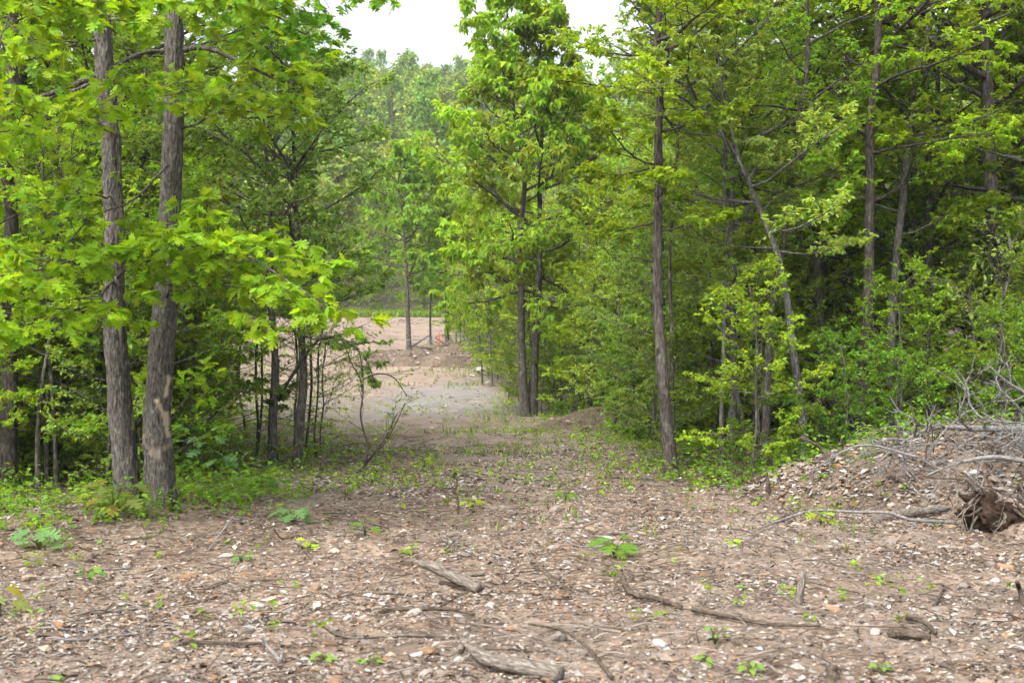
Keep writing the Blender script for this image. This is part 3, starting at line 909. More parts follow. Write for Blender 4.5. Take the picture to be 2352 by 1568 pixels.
# limbs of the two trunks (each its own part) and the leafy boughs they carry
LIMBS = [
    ([(405, 122, 14), (470, 124, 13.9), (530, 140, 13.8), (600, 180, 13.6), (660, 204, 13.5), (715, 218, 13.4)], 13, .5, (.18, .29, .012)),
    ([(238, 165, 14), (190, 180, 14), (120, 200, 13.9), (60, 215, 13.8), (-40, 250, 13.7)], 17, .5, None),
    ([(238, 175, 14), (185, 195, 14.2), (130, 205, 14.3), (40, 240, 14.4)], 13, .7, None),
    ([(238, 92, 14), (190, 92, 13.8), (140, 92, 13.6), (80, 80, 13.2)], 7, .4, None),
    ([(400, 300, 14), (450, 288, 13.9), (510, 265, 13.7), (580, 270, 13.5), (660, 262, 13.4)], 8, .3, (.19, .28, .018)),
    ([(400, 205, 14), (470, 210, 13.8), (515, 225, 13.6), (560, 260, 13.5)], 6, .3, (.19, .28, .018)),
    ([(256, 165, 14), (300, 135, 14.2), (372, 128, 14.4), (450, 110, 14.6), (560, 60, 14.8)], 11, .5, None),
    ([(385, 380, 13.8), (300, 460, 13.2), (215, 490, 12.8), (150, 560, 12.5), (95, 625, 12.3)], 6, .85, None),
    ([(265, 640, 14), (240, 660, 13.6), (190, 700, 12.8), (120, 740, 12.1), (20, 770, 11.6), (-60, 800, 11.2)], 8, .25, None),
    ([(262, 560, 14), (200, 590, 12.9), (110, 610, 12.1), (10, 620, 11.5), (-70, 640, 11.2)], 8, .2, None),
    ([(388, 640, 14), (440, 590, 13), (520, 590, 12.3), (600, 630, 11.8), (670, 675, 11.6), (715, 715, 11.4)], 8, .15, None),
    ([(380, 690, 14), (430, 650, 13.2), (510, 660, 12.5), (580, 690, 12.1), (650, 735, 11.9)], 7, .2, None),
    ([(270, 640, 14), (300, 610, 13), (380, 590, 12.4), (470, 575, 12.1), (540, 600, 12)], 7, .15, None),
    ([(250, 300, 14), (200, 290, 13.0), (120, 290, 12), (30, 300, 11.2), (-60, 320, 10.8)], 8, .2, None),
    ([(250, 260, 14), (290, 230, 13), (360, 205, 12.4), (440, 200, 12.2)], 5, .3, None),
    ([(236, 60, 14), (170, 20, 12.6), (80, 20, 11.6), (-20, 60, 11)], 8, .15, None),
    ([(232, -60, 14), (150, -60, 12.4), (60, -20, 11.2), (10, 60, 10.7), (-10, 160, 10.6)], 8, .2, None),
    ([(400, -40, 14), (450, -40, 12.8), (500, 0, 12.2), (550, 40, 12)], 8, .2, None),
    ([(400, -90, 14), (350, -60, 12.6), (290, -20, 11.8), (240, 30, 11.5), (300, 40, 11.3)], 8, .2, None),
    ([(405, -150, 14), (560, -120, 14), (690, -70, 14), (780, -35, 14), (850, -5, 14)], 10, .3, (.14, .26, .014)),
    ([(405, -100, 14), (540, -40, 14.4), (620, 30, 14.8), (680, 70, 15), (715, 100, 15)], 10, .25, (.115, .235, .014)),
    ([(405, -60, 14), (520, 10, 15), (580, 80, 15.6), (640, 140, 16), (680, 175, 16)], 10, .25, (.10, .22, .014)),
    ([(372, 985, 14), (410, 930, 14.4), (440, 890, 14.6), (470, 900, 14.7)], 3, .6, None),
    ([(276, 780, 14), (300, 845, 14.4), (318, 880, 14.6)], 3, .6, None),
    ([(262, 450, 14), (200, 440, 13.2), (130, 450, 12.6), (60, 480, 12.2)], 5, .3, (.17, .28, .012)),
]
near_leaves = []
for lp, w, lo, colr in LIMBS:
    Pw = np.array([at(*q) for q in lp])
    A = resample(Pw - ob, 14)
    Ln = np.linalg.norm(np.diff(A, axis=0), axis=1).sum()
    jit = np.cumsum(rng.normal(0, .012, A.shape), 0); jit[0] = 0
    A = A + jit
    b = Buf(); b.add(*tubes(A[None], np.linspace(1, .3, 14)[None] * (w / F * 14 / 2), 9))
    sp = dict(OAKSPEC, lo=lo)
    sp['n2'] = max(4, int(round(Ln * (1 - lo) * 9)))
    sp['ratio2'] = min(.5, .62 / max(Ln, .3)) * 1.25
    if colr: sp['col'] = colr
    if lo >= .5: sp['keep'] = .5
    if lo >= .7: sp['keep'] = .1
    if lp[0][1] < 480 and lp[-1][0] < 480 and lp[0][1] > -30: sp['keep'] = min(sp.get('keep', 1), .55); sp['lo'] = max(lo, .35)
    leafy(A[None], np.array([Ln]), sp, rng, b, None, w / F * 14 / 2, near_leaves)
    link('limb', b.mesh('limb', M_BARK, True), oak_trunks[0 if lp[0][0] < 310 else 1])
# high crown above the frame that shades the trunks
Q = resample(np.array([at(a, b, 14.) for a, b in [(234, 50), (225, -80), (215, -330), (205, -600)]]) - ob, 30)
Q2 = resample(np.array([at(a, b, 14.) for a, b in [(398, 0), (404, -200), (410, -400), (430, -700)]]) - ob, 30)
hb = Buf()
for q in (Q, Q2):
    b = Buf()
    b.add(*tubes(q[None], np.linspace(1, .3, 30)[None] * .07, 8))
    P1, L1, u1 = limbs_on(q, 8, .45, .99, 1.6, (.8, 1, 1, .5), rng, (.1, .8))
    b.add(*tubes(P1, np.linspace(1, .3, 7)[None] * .025, 6, False))
    leafy(P1, L1, dict(OAKSPEC, n2=6, n3=4, leaves=5), rng, b, hb, .025)
    link('branches', b.mesh('branches', M_BARK, True), oak)

pos = np.concatenate([q[0] for q in near_leaves]); dirv = np.concatenate([q[1] for q in near_leaves])
up = np.concatenate([q[2] for q in near_leaves]); siz = np.concatenate([q[3] for q in near_leaves]); lc = np.concatenate([q[4] for q in near_leaves])
dist = pos[:, 1] + ob[1]
pxx = 1176 + (pos[:, 0] + ob[0]) / dist * F; pyy = 784 - (pos[:, 2] + ob[2] - CAM_Z) / dist * F
inview = (pxx > 5) & (pxx < 2345) & (pyy > 5) & (pyy < 1500)
score = siz / dist * inview * (1 - .6 * np.abs((norm(dirv) * norm(pos + ob - np.array([0, 0, CAM_Z]))).sum(1)))
order = np.argsort(-score)
single, rest = order[:290], order[290:]
V, T, C = leaves(pos[rest], dirv[rest], up[rest], siz[rest], LEAF_OAK, lc[rest], 1.12)
hb.add(V, T, C)
tag(link('foliage', hb.mesh('foliage', M_LEAF1), oak), kind='stuff')
leaf_meshes = []
for i in range(10):
    tv, tt_ = LEAF_OAK
    tv = tv * np.array([1, 1.12 * rng.uniform(.85, 1.15), rng.uniform(.5, 1.6)])
    leaf_meshes.append(make_mesh('leaf', tv, tt_, M_LEAF1, np.repeat(leaf_colors(OAKSPEC['col'], 1, rng, .13), len(tv), 0)))
for k, i in enumerate(single):
    X = norm(dirv[i]); Z = norm(up[i] - (up[i] @ X) * X); Y = np.cross(Z, X)
    o = link('leaf', leaf_meshes[k % 10], oak)
    m = Matrix.Identity(4)
    for r in range(3):
        m[r][0], m[r][1], m[r][2], m[r][3] = X[r] * siz[i], Y[r] * siz[i], Z[r] * siz[i], pos[i][r]
    o.matrix_local = m


# ------------------------------------------------------------------ the woods on both sides: copies of a few grown trees
def tree_kind(height, r0, n1, Lmax, t0, bark, spec, seed, shape=(.7, 1, .9, .45), lean=.05, elev=(0., .8), twin_=False):
    g = np.random.default_rng(seed)
    k = 8
    z = np.linspace(0, height, k)
    P = np.stack([np.cumsum(g.normal(0, lean * height / k, k)), np.cumsum(g.normal(0, lean * height / k, k)), z], -1)
    P[0] = (0, 0, -.12); P[1, :2] *= .5
    V, T, u, th = rough_tube(P, r0, .015, 60, 10, r0 * .1, flare=.3, seed=seed)
    wood, lf = Buf(), Buf()
    wood.add(V, T)
    Q = resample(P, 50)
    P1, L1, u1 = limbs_on(Q, n1, t0, .99, Lmax, shape, g, elev)
    wood.add(*tubes(P1, np.linspace(1, .3, 7)[None] * np.maximum(r0 * .32 * L1 / Lmax, .007)[:, None], 5, False))
    leafy(P1, L1, spec, g, wood, lf, r0 * .3)
    return wood.mesh('trunk', bark, True), lf.mesh('crown', M_LEAF)


KINDS = [tree_kind(10, .12, 30, 2.2, .22, M_BARK, dict(SPEC, col=MG, size=.12), 101),
         tree_kind(9, .10, 28, 2.0, .18, M_BARKD, dict(SPEC, col=YG, size=.115), 102),
         tree_kind(11, .14, 30, 2.4, .25, M_BARKD, dict(SPEC, col=(.165, .265, .016), size=.125), 103),
         tree_kind(8, .085, 28, 1.8, .15, M_BARKL, dict(SPEC, col=GG, size=.105), 104),
         tree_kind(7.5, .045, 24, 1.5, .2, M_BARK, dict(SPEC, col=GG, size=.09, n2=7, n3=4), 105)]
SAPS = [tree_kind(3.6, .028, 22, 1.1, .12, M_BARK, dict(SPEC, col=GG, size=.08, n2=6, n3=4, leaves=11), 201, lean=.1),
        tree_kind(2.6, .022, 18, .95, .08, M_BARK, dict(SPEC, col=MG, size=.08, n2=6, n3=4, leaves=11), 202, lean=.12),
        tree_kind(4.6, .035, 24, 1.2, .15, M_BARK, dict(SPEC, col=YG, size=.08, n2=6, n3=4, leaves=11), 203, lean=.08),
        tree_kind(1.7, .016, 16, .8, .05, M_BARK, dict(SPEC, col=DG, size=.08, n2=5, n3=4, leaves=11), 204, lean=.15)]


BARE = [tree_kind(3.4, .022, 18, 1.0, .1, M_BARKD, dict(SPEC, col=YG, size=.075, n2=6, n3=3, leaves=2), 211, lean=.14), tree_kind(2.4, .016, 14, .9, .1, M_BARK, dict(SPEC, col=GG, size=.08, n2=6, n3=3, leaves=3), 212, lean=.16)]


def place(name, kind, x, y, sc, label, cat, group, trunk_name='trunk'):
    e = thing(name, (x, y, float(H(x, y))), label, cat, group, rng.random() * 6.283, sc)
    a, b = kind
    link(trunk_name, a, e); link('crown', b, e)
    return e


def scatter(n, zone, mind, taken, tries=6000):
    out = []
    for _ in range(tries):
        if len(out) >= n: break
        x, y = zone()
        if all((x - a) ** 2 + (y - b_) ** 2 > mind ** 2 for a, b_ in taken + out):
            out.append((x, y))
    return out


custom_spots = [(o.location.x, o.location.y) for o in scene.objects if o.parent is None and o.get('category') == 'tree']


def zone_right(y0, y1, off=.5, marg=1.2, width=99.):
    def f():
        y = y0 + (y1 - y0) * rng.random() ** .8
        a = float(right_edge(y)) + off
        b_ = min(.36 * y * marg + 1.0, a + width)
        return a + (b_ - a) * rng.random(), y
    return f


def zone_left(y0, y1, off=.5, marg=1.2, width=99.):
    def f():
        y = y0 + (y1 - y0) * rng.random() ** .8
        b_ = float(left_edge(y)) - off
        a = max(-(.36 * y * marg + 1.0), b_ - width)
        return a + (b_ - a) * rng.random(), y
    return f


# right wood
def wood(n, zone, mind, kinds, name, s0, s1, label, cat, group, tn='trunk'):
    for (x, y) in scatter(n, zone, mind, custom_spots):
        place(name, kinds[rng.integers(len(kinds))], x, y, rng.uniform(s0, s1), label, cat, group, tn)


wood(30, zone_right(20.5, 30, 1.2), 1.4, KINDS, 'forest_tree', .85, 1.15, 'leafy tree crowded into the wood right of the track', 'tree', 'trees in the right wood')
wood(16, zone_right(30, 44, 2.2, 1.2, 9), 1.8, KINDS, 'forest_tree', .75, 1.0, 'leafy tree standing in the wood right of the twin-stemmed tree', 'tree', 'trees right of the twin-stemmed tree')
wood(16, zone_right(44, 84, 2.0, 1.1, 7), 2.8, KINDS, 'forest_tree', .75, 1.0, 'tree deeper in the wood behind the twin-stemmed tree', 'tree', 'trees far back in the right wood')
# left wood
wood(18, zone_left(19.5, 30, .9), 1.5, KINDS, 'forest_tree', .8, 1.05, 'leafy tree in the wood behind the large near oak', 'tree', 'trees in the left wood')
wood(20, zone_left(30, 85, 4.0, 1.15), 2.6, KINDS, 'forest_tree', .75, 1.0, 'tree left of the far bare field beyond the near oak', 'tree', 'trees far back on the left')
# understory
wood(24, zone_right(16.6, 20.0, .1), .6, [SAPS[1], SAPS[3], SAPS[3]], 'sapling', .65, 1.1, 'low leafy sapling at the front of the right wood', 'sapling', 'saplings at the front of the right wood', 'stem')
wood(48, zone_right(20.5, 27, .1), .7, SAPS, 'sapling', .8, 1.2, 'leafy understory sapling deeper among the trunks of the right wood', 'sapling', 'saplings in the right wood', 'stem')
wood(44, zone_right(24, 36, -.25, 1.2, 3.0), .6, SAPS, 'edge_sapling', .8, 1.2, 'bushy sapling at the wood edge between the dark trunk and the twin-stemmed tree', 'sapling', 'saplings along the right edge of the track', 'stem')
wood(50, zone_right(36, 78, -.3, 1.0, 3.5), .9, SAPS, 'edge_sapling', .9, 1.4, 'leafy sapling along the wood edge behind the twin-stemmed tree', 'sapling', 'saplings far along the right edge', 'stem')
wood(66, zone_left(15.8, 25, 1.6), .5, SAPS, 'sapling', .7, 1.2, 'leafy understory sapling behind or beside the near oak', 'sapling', 'saplings in the left wood', 'stem')
wood(40, zone_left(27, 80, .1, 1.0, 5.), 1.0, SAPS, 'edge_sapling', .9, 1.4, 'leafy sapling along the left side of the far field', 'sapling', 'saplings far along the left edge', 'stem')


def zone_behind_oak():
    y = 16 + 6 * rng.random()
    return (-.34 + .11 * rng.random()) * y, y


wood(34, zone_behind_oak, .5, SAPS, 'sapling', .85, 1.25, 'leafy sapling close behind the double trunk of the near oak', 'sapling', 'saplings close behind the near oak', 'stem')


def zone_screen():
    y = 19.5 + 8.5 * rng.random()
    return (-.19 + .06 * rng.random()) * y, y


wood(7, zone_screen, .6, BARE, 'twiggy_sapling', .7, 1.2, 'thin twiggy sapling with few leaves screening the left side of the track', 'sapling', 'twiggy saplings left of the track', 'stem')
wood(18, zone_right(17.5, 26, .2), .8, BARE, 'twiggy_sapling', .9, 1.5, 'thin nearly bare sapling among the leafy ones in the right wood', 'sapling', 'twiggy saplings in the right wood', 'stem')
wood(12, zone_left(15.5, 22, .3), .8, BARE, 'twiggy_sapling', .8, 1.3, 'thin nearly bare sapling among the leafy ones behind the near oak', 'sapling', 'twiggy saplings in the left wood', 'stem')


def zone_field():
    y = 101 + 7 * rng.random()
    return -26 + 24 * rng.random(), y


wood(46, zone_field, 1.2, SAPS[:3], 'field_bush', 1.0, 1.7, 'green bush along the back of the far bare field', 'bush', 'bushes behind the far field', 'stem')


# ------------------------------------------------------------------ wooded hill
def far_kind(height, seed, col, wide=2.6):
    g = np.random.default_rng(seed)
    wood, lf = Buf(), Buf()
    P = np.stack([np.cumsum(g.normal(0, .12, 6)), np.cumsum(g.normal(0, .12, 6)), np.linspace(-.3, height * .92, 6)], -1)
    wood.add(*tubes(P[None], np.linspace(.2, .04, 6)[None], 6))
    P1, L1, u = limbs_on(resample(P, 30), 26, .22, .99, wide, (.8, 1, .85, .45), g, (.1, 1.0))
    wood.add(*tubes(P1, np.linspace(.06, .02, 7)[None] * np.ones((len(P1), 1)), 3, False))
    p, dv, u2, par = children_of(P1, 7, .3, 1.0, g, flat=.9)
    n = len(p) * 9
    pos = np.repeat(p + dv * (L1[par] * .22)[:, None], 9, 0) + g.normal(0, .27, (n, 3)) * np.array([1, 1, .75])
    cl = np.repeat(np.exp(g.normal(0, .16, len(p))), 9)
    V, T, C = leaves(pos, g.normal(0, 1, (n, 3)) * np.array([1, 1, .6]), np.array([0, 0, .9]) + g.normal(0, .6, (n, 3)), g.uniform(.3, .55, n), LEAF_SIMPLE, leaf_colors(col, n, g) * cl[:, None], 1.3)
    lf.add(V, T, C)
    return wood.mesh('trunk', M_BARK, True), lf.mesh('crown', M_FAR)


FARK = [far_kind(13, 301, (.155, .25, .03)), far_kind(12, 302, (.21, .285, .035), 2.4), far_kind(14, 303, (.125, .22, .03), 2.9), far_kind(11, 304, (.24, .30, .045), 2.3)]


def zone_hill(y0, y1, a0, a1):
    def f():
        y = y0 + (y1 - y0) * rng.random()
        return (a0 + (a1 - a0) * rng.random()) * y, y
    return f


taken = []
edge = scatter(34, zone_hill(104, 132, -.24, .1), 3.6, taken)
for (x, y) in edge:
    place('field_edge_tree', FARK[rng.integers(4)], x, y, rng.uniform(.85, 1.15), 'bright tree at the foot of the hill behind the far bare field', 'tree', 'trees along the far field')
hill = scatter(165, zone_hill(132, 292, -.15, .03), 4.3, edge)
for (x, y) in hill:
    place('hillside_tree', FARK[rng.integers(4)], x, y, rng.uniform(.75, 1.15), 'hazy tree on the wooded hillside seen through the gap', 'tree', 'trees on the far hillside')
# the rest of the hill's wood reads as one mass
g = np.random.default_rng(77)
pts = []
for _ in range(6000):
    if len(pts) > 350: break
    y = 112 + 190 * g.random(); x = (g.random() * 2 - 1) * .46 * y
    if -.16 * y < x < .04 * y: continue
    if all((x - a) ** 2 + (y - b_) ** 2 > 20 for a, b_ in pts): pts.append((x, y))
fb = Buf()
for (x, y) in pts:
    z = float(H(x, y)); h = g.uniform(9, 13)
    n = 62
    t = g.random(n)
    rad = 2.6 * np.sin(np.pi * np.clip(.15 + .8 * t, 0, 1)) * np.sqrt(g.random(n)); a = g.random(n) * 6.283
    pos = np.stack([x + rad * np.cos(a), y + rad * np.sin(a), z + h * (.2 + .8 * t)], -1)
    c = leaf_colors([(.155, .25, .03), (.21, .285, .035), (.125, .22, .03)][g.integers(3)], n, g)
    V, T, C = leaves(pos, g.normal(0, 1, (n, 3)), np.array([0, 0, .8]) + g.normal(0, .6, (n, 3)), g.uniform(1.1, 1.8, n), LEAF_SIMPLE, c, 1.4)
    fb.add(V, T, C)
tag(link('hillside_wood', fb.mesh('hillside_wood', M_FAR)), 'mass of hazy green treetops covering the rest of the hill', 'woodland', kind='stuff')

# ------------------------------------------------------------------ low green growth
g = np.random.default_rng(21)


def sprigs(n, xs_, ys_, hgt, nl, size, col, tmpl=LEAF_SIMPLE):
    x = np.repeat(xs_, nl); y = np.repeat(ys_, nl); m = len(x)
    h = np.repeat(hgt, nl) * g.uniform(.25, 1.0, m)
    a = g.random(m) * 6.283; r = np.repeat(hgt, nl) * g.uniform(.05, .5, m)
    pos = np.stack([x + r * np.cos(a) * .6, y + r * np.sin(a) * .6, H(x, y) + h], -1)
    dv = np.stack([np.cos(a), np.sin(a), g.normal(-.05, .35, m)], -1)
    c = leaf_colors(col, m, g, .22) * np.repeat(np.exp(g.normal(0, .2, len(xs_))), nl)[:, None]
    return leaves(pos, dv, np.array([0, 0, 1.]) + g.normal(0, .4, (m, 3)), size * g.uniform(.6, 1.3, m), tmpl, c, 1.25)


ub = Buf()
# dense herb layer in and along the woods
x, y = frustum_pts(16000, 10.8, 32, g, 1.3, 1.1)
w = fbm(x / .9, y / .9, 12, 3) - .5
inwood = np.maximum(sstep(-.2, 1.2, np.interp(y, HL_Y, HL_X) - x + w * 1.8), sstep(-.2, 1.2, x - np.interp(y, HR_Y, HR_X) + w * 1.6)) * ((x < 0) | (y > 15.4 + w * 2))
k = g.random(len(x)) < inwood * (.46 + w * 1.9)
ub.add(*sprigs(0, x[k], y[k], g.uniform(.05, .36, k.sum()) * (1 + .4 * (y[k] > 17)), 7, .066, (.115, .21, .018)))
# thin weeds on the open ground
x, y = frustum_pts(11000, 6, 42, g, 1.1, 1.1)
w = fbm(x / 1.6 + 30, y / 1.6, 2, 3)
dl = np.exp(-np.abs(x - left_edge(y) - .6) / 1.6) * (y > 11.5); dr = np.exp(-np.abs(x - right_edge(y) + .4) / 1.3) * (y > 15)
k = g.random(len(x)) < np.clip((w - .5) * 3.2, 0, 1) * (.14 + 1.5 * sstep(12, 18, y)) + .75 * np.maximum(dl, dr)
ub.add(*sprigs(0, x[k], y[k], g.uniform(.03, .16, k.sum()), 6, .05, (.155, .25, .024)))
tag(link('undergrowth', ub.mesh('undergrowth', M_LEAF1)), 'low green herbs and seedlings covering the wood floor and its edges', 'undergrowth', kind='stuff')

# grass blades
x, y = frustum_pts(9000, 6, 70, g, 1.1, 1.1)
w = fbm(x / 2.1 + 11, y / 2.4, 3, 3)
dl = np.exp(-np.abs(x - left_edge(y) - .9) / 1.5) * (y > 12); dr = np.exp(-np.abs(x - right_edge(y) + .6) / 1.3) * (y > 16)
k = g.random(len(x)) < np.clip((w - .5) * 4, 0, 1) * sstep(10, 18, y) * .8 + .5 * np.maximum(dl, dr)
k &= ~((y > 32) & (y < 47) & (x < -.4) & (x > -5))
x, y = x[k], y[k]
x2 = np.r_[x, g.uniform(-26, -5, 3500)]; y2 = np.r_[y, g.uniform(99, 107, 3500)]
nb = 5
xr = np.repeat(x2, nb) + g.normal(0, .04, len(x2) * nb) * (1 + .04 * np.repeat(y2, nb)); yr = np.repeat(y2, nb) + g.normal(0, .04, len(x2) * nb)
m = len(xr)
hgt = g.uniform(.03, .11, m) * np.where(yr > 90, 4.5, 1 + .02 * yr)
a = g.random(m) * 6.283; b0 = np.stack([xr, yr, H(xr, yr) - .01], -1)
wv = np.stack([np.cos(a), np.sin(a), np.zeros(m)], -1) * (.004 + .00022 * yr)[:, None] * np.where(yr > 90, 2.5, 1)[:, None]
bend = np.stack([-np.sin(a), np.cos(a), np.zeros(m)], -1) * (hgt * g.uniform(.3, 1.1, m))[:, None]
md = b0 + np.array([0, 0, .6]) * hgt[:, None] + bend * .35; tp = b0 + np.array([0, 0, 1.]) * hgt[:, None] + bend
V = np.stack([b0 - wv, b0 + wv, md - wv * .7, md + wv * .7, tp], 1).reshape(-1, 3)
T = (np.array([(0, 1, 3), (0, 3, 2), (2, 3, 4)])[None] + (np.arange(m) * 5)[:, None, None]).reshape(-1, 3)
C = np.repeat(leaf_colors((.13, .20, .035), m, g, .25), 5, 0)
tag(link('grass', make_mesh('grass', V, T, M_LEAF1, C)), 'sparse thin green grass over the track and field edge', 'grass', kind='stuff')


# ------------------------------------------------------------------ stones
def stone_mesh(seed, col):
    g = np.random.default_rng(seed)
    import bmesh
    bm = bmesh.new()
    bmesh.ops.create_icosphere(bm, subdivisions=2, radius=1)
    v = np.array([q.co[:] for q in bm.verts]); t = np.array([[q.index for q in f.verts] for f in bm.faces])
    bm.free()
    for _ in range(9):     # flat facets
        nn = norm(g.normal(0, 1, 3)); dd = g.uniform(.5, .85)
        s = v @ nn
        v = v - np.where(s > dd, s - dd, 0)[:, None] * nn
    v = v * (1 + .12 * (vnoise(v[:, 0] * 2 + seed, v[:, 1] * 2, v[:, 2] * 2)[:, None] - .5)) * np.array([1.25, .9, .62])
    return make_mesh('stone', v, t, M_STONE, np.asarray(col) * np.ones((len(v), 3)))


STONES = [stone_mesh(400 + i, PALETTE_STONE[i % 8]) for i in range(16)]


def stone(x, y, s, i, label, group=None, sink=.25):
    o = link('stone', STONES[i])
    o.location = (x, y, float(H(x, y)) + s * .62 * (1 - sink) - s * .3)
    o.rotation_euler = (random.uniform(-.3, .3), random.uniform(-.3, .3), random.uniform(0, 6.28)); o.scale = (s, s * random.uniform(.8, 1.15), s * random.uniform(.8, 1.1))
    return tag(o, label, 'stone', group)


def spot(px, py):
    """ground point under a picture position, by marching"""
    Ds = _DS
    X_ = (px - 1176) / F * Ds; Z_ = CAM_Z - (py - 784) / F * Ds
    zc_ = np.interp(Ds, _yy, _zz)
    c = np.nonzero(Z_ <= zc_ + .9)[0]
    c = c[:1200] if len(c) else np.arange(len(Ds) - 1200, len(Ds))
    hit = np.nonzero(Z_[c] <= H(X_[c], Ds[c]))[0]
    return at(px, py, float(Ds[c[hit[0]]] if len(hit) else Ds[c[-1]]))


_DS = np.r_[np.arange(5.5, 24, .02), np.arange(24, 110, .06)]
for (px, py, w, i, lab) in [
        (1682, 1256, 17, 6, 'white chunky stone lying right of the leafy green sprout'),
        (2000, 1184, 21, 2, 'rounded tan stone beside the long pale branch'),
        (2275, 1302, 24, 4, 'blocky grey-tan stone below the root ball'),
        (1130, 1395, 14, 1, 'white stone just below the broken log'),
        (560, 1306, 20, 6, 'flat white stone in the left foreground'),
        (65, 1332, 26, 5, 'flat pinkish stone near the left edge'),
        (72, 1462, 17, 6, 'small bright white stone at the lower left'),
        (1100, 852, 17, 1, 'pale boulder at the right edge of the far track'),
        (1085, 864, 10, 6, 'small white rock beside the pale boulder of the far track'),
        (1500, 1150, 12, 1, 'pale stone in front of the dark edge trunk'),
        (2310, 1208, 16, 1, 'pale stone resting on the orange bank'),
        (2215, 1350, 24, 4, 'half-buried grey stone at the foot of the orange bank'),
        (1920, 1245, 12, 6, 'white stone in front of the right soil heap'),
        (950, 1410, 22, 1, 'flat cream stone left of the dark curved stick'),
        (1460, 980, 8, 1, 'white stone on the dark brown heap')]:
    p = spot(px, py)
    stone(p[0], p[1], w / F * p[1] * .8, i, lab)
n = 0
while n < 270:
    x, y = frustum_pts(1, 5.6, 19, rng, 1.15, 1.05); x, y = float(x[0]), float(y[0])
    if float(fbm(x / 1.3 + 70, y / 1.3, 6, 3)) < .36 + .3 * rng.random(): continue
    if y > 15 and (x > right_edge(y) + .5 or x < left_edge(y)) and x < 3: continue
    i = int(rng.integers(16))
    tone = ['cream', 'white', 'brown', 'ochre', 'grey', 'tan', 'bright white', 'rust-brown'][i % 8]
    zone_ = 'nearest strip of the clearing' if y < 9 else ('middle of the clearing' if y < 13.5 else 'far edge of the clearing')
    stone(x, y, float(np.exp(rng.normal(-3.4, .33))), i, f'small {tone} stone among the litter in the {zone_}', f'small {tone} stones, {zone_}')
    n += 1


# ------------------------------------------------------------------ sticks and logs
def stick(name, pts, r0, r1, mat, label, cat, group=None, twigs=0, n=40, sides=9, amp=.1, forks=()):
    pts = np.array(pts, float)
    b0 = pts[0].copy()
    qt = Vector(pts[-1] - b0).to_track_quat('Z', 'Y')
    RM = np.array(qt.to_matrix())
    pts = (pts - b0) @ RM + b0
    forks = [((np.array(fp, float) - b0) @ RM + b0, fr) for fp, fr in forks]
    V, T, u, th = rough_tube(pts - b0, r0, r1, n, sides, r0 * amp, freq=40, seed=int(rng.integers(60)), power=1.0)
    b = Buf(); b.add(V, T)
    P = resample(pts - b0, 12)[None]
    L = np.linalg.norm(P[0, -1] - P[0, 0])
    if twigs:
        p, dv, uu, par = children_of(P, twigs, .15, .98, rng, ang=(.5, 1.1), flat=1.0)
        L2 = L * .42 * (1.1 - .7 * uu) * rng.uniform(.5, 1.3, len(uu))
        P2 = grow_branches(p, dv, L2, 7, .3, -.02, rng)
        b.add(*tubes(P2, np.linspace(1, .35, 7)[None] * np.maximum(r0 * .42 * (1 - .6 * uu), .0025)[:, None], 5, False))
        p, dv, uu, par = children_of(P2, 5, .2, .95, rng, ang=(.5, 1.1), flat=1.0)
        L3 = L2[par] * .5 * rng.uniform(.5, 1.2, len(uu))
        P3 = grow_branches(p, dv, L3, 5, .22, -.02, rng)
        b.add(*tubes(P3, np.linspace(1, .5, 5)[None] * max(.002, r0 * .13), 3, False))
    for fp, fr in forks:
        A = resample(np.array(fp) - b0, 8)[None]
        b.add(*tubes(A, np.linspace(1, .5, 8)[None] * fr, 7))
    o = link(name, b.mesh(name, mat, True))
    o.location = b0
    o.rotation_euler = qt.to_euler()
    return tag(o, label, cat, group)


def gl(px, py, up_=0.0):
    p = spot(px, py).copy(); p[2] = float(H(p[0], p[1])) + up_
    return p


def above(px, py, D): return at(px, py, D)


p = gl(1100, 1362, .03)
stick('broken_log', [p, above(1045, 1326, p[1] + .1), above(1000, 1302, p[1] + .15), above(966, 1293, p[1] + .2)], .035, .03, M_DEAD, 'short broken grey-brown log propped in the middle foreground', 'log', amp=.25,
      forks=[([p + np.array([.02, .05, 0]), gl(1075, 1338, .04), gl(1112, 1330, .03)], .018)])
stick('dark_stick', [gl(1010, 1345, .02), gl(1045, 1352, .03), gl(1085, 1356, .02)], .015, .012, M_DEADB, 'dark stick lying under the broken log', 'stick')
p = gl(1285, 1566, .03)
stick('driftwood_root', [p, gl(1200, 1556, .05), gl(1120, 1540, .06), gl(1075, 1518, .07), above(1056, 1490, gl(1060, 1520)[1])], .05, .02, M_DEAD, 'thick bent grey root log at the bottom of the picture', 'log', amp=.3)
stick('thin_stick', [gl(1405, 1566, .02), gl(1350, 1510, .05), gl(1290, 1472, .06), above(1215, 1432, gl(1260, 1460)[1] + .1)], .011, .007, M_DEADB, 'long thin brown stick slanting across the bottom foreground', 'stick')
p = gl(1833, 1388)
stick('broken_stub', [p - np.array([0, 0, .05]), above(1838, 1350, p[1]), above(1846, 1312, p[1] + .03)], .032, .022, M_DEAD, 'upright splintered grey stub in the right foreground', 'stub', amp=.35)
stick('dark_log', [gl(1430, 1345, .05), gl(1450, 1372, .03), gl(1510, 1385, .03), gl(1565, 1402, .02)], .022, .016, M_DEADB, 'dark crooked log right of the leafy green sprout', 'log', amp=.3)
stick('long_stick', [gl(1590, 1412, .03), gl(1660, 1425, .03), gl(1760, 1440, .02), gl(1885, 1446, .02)], .016, .008, M_DEADB, 'long low brown stick lying level in the right foreground', 'stick')
p = gl(645, 1528, .02)
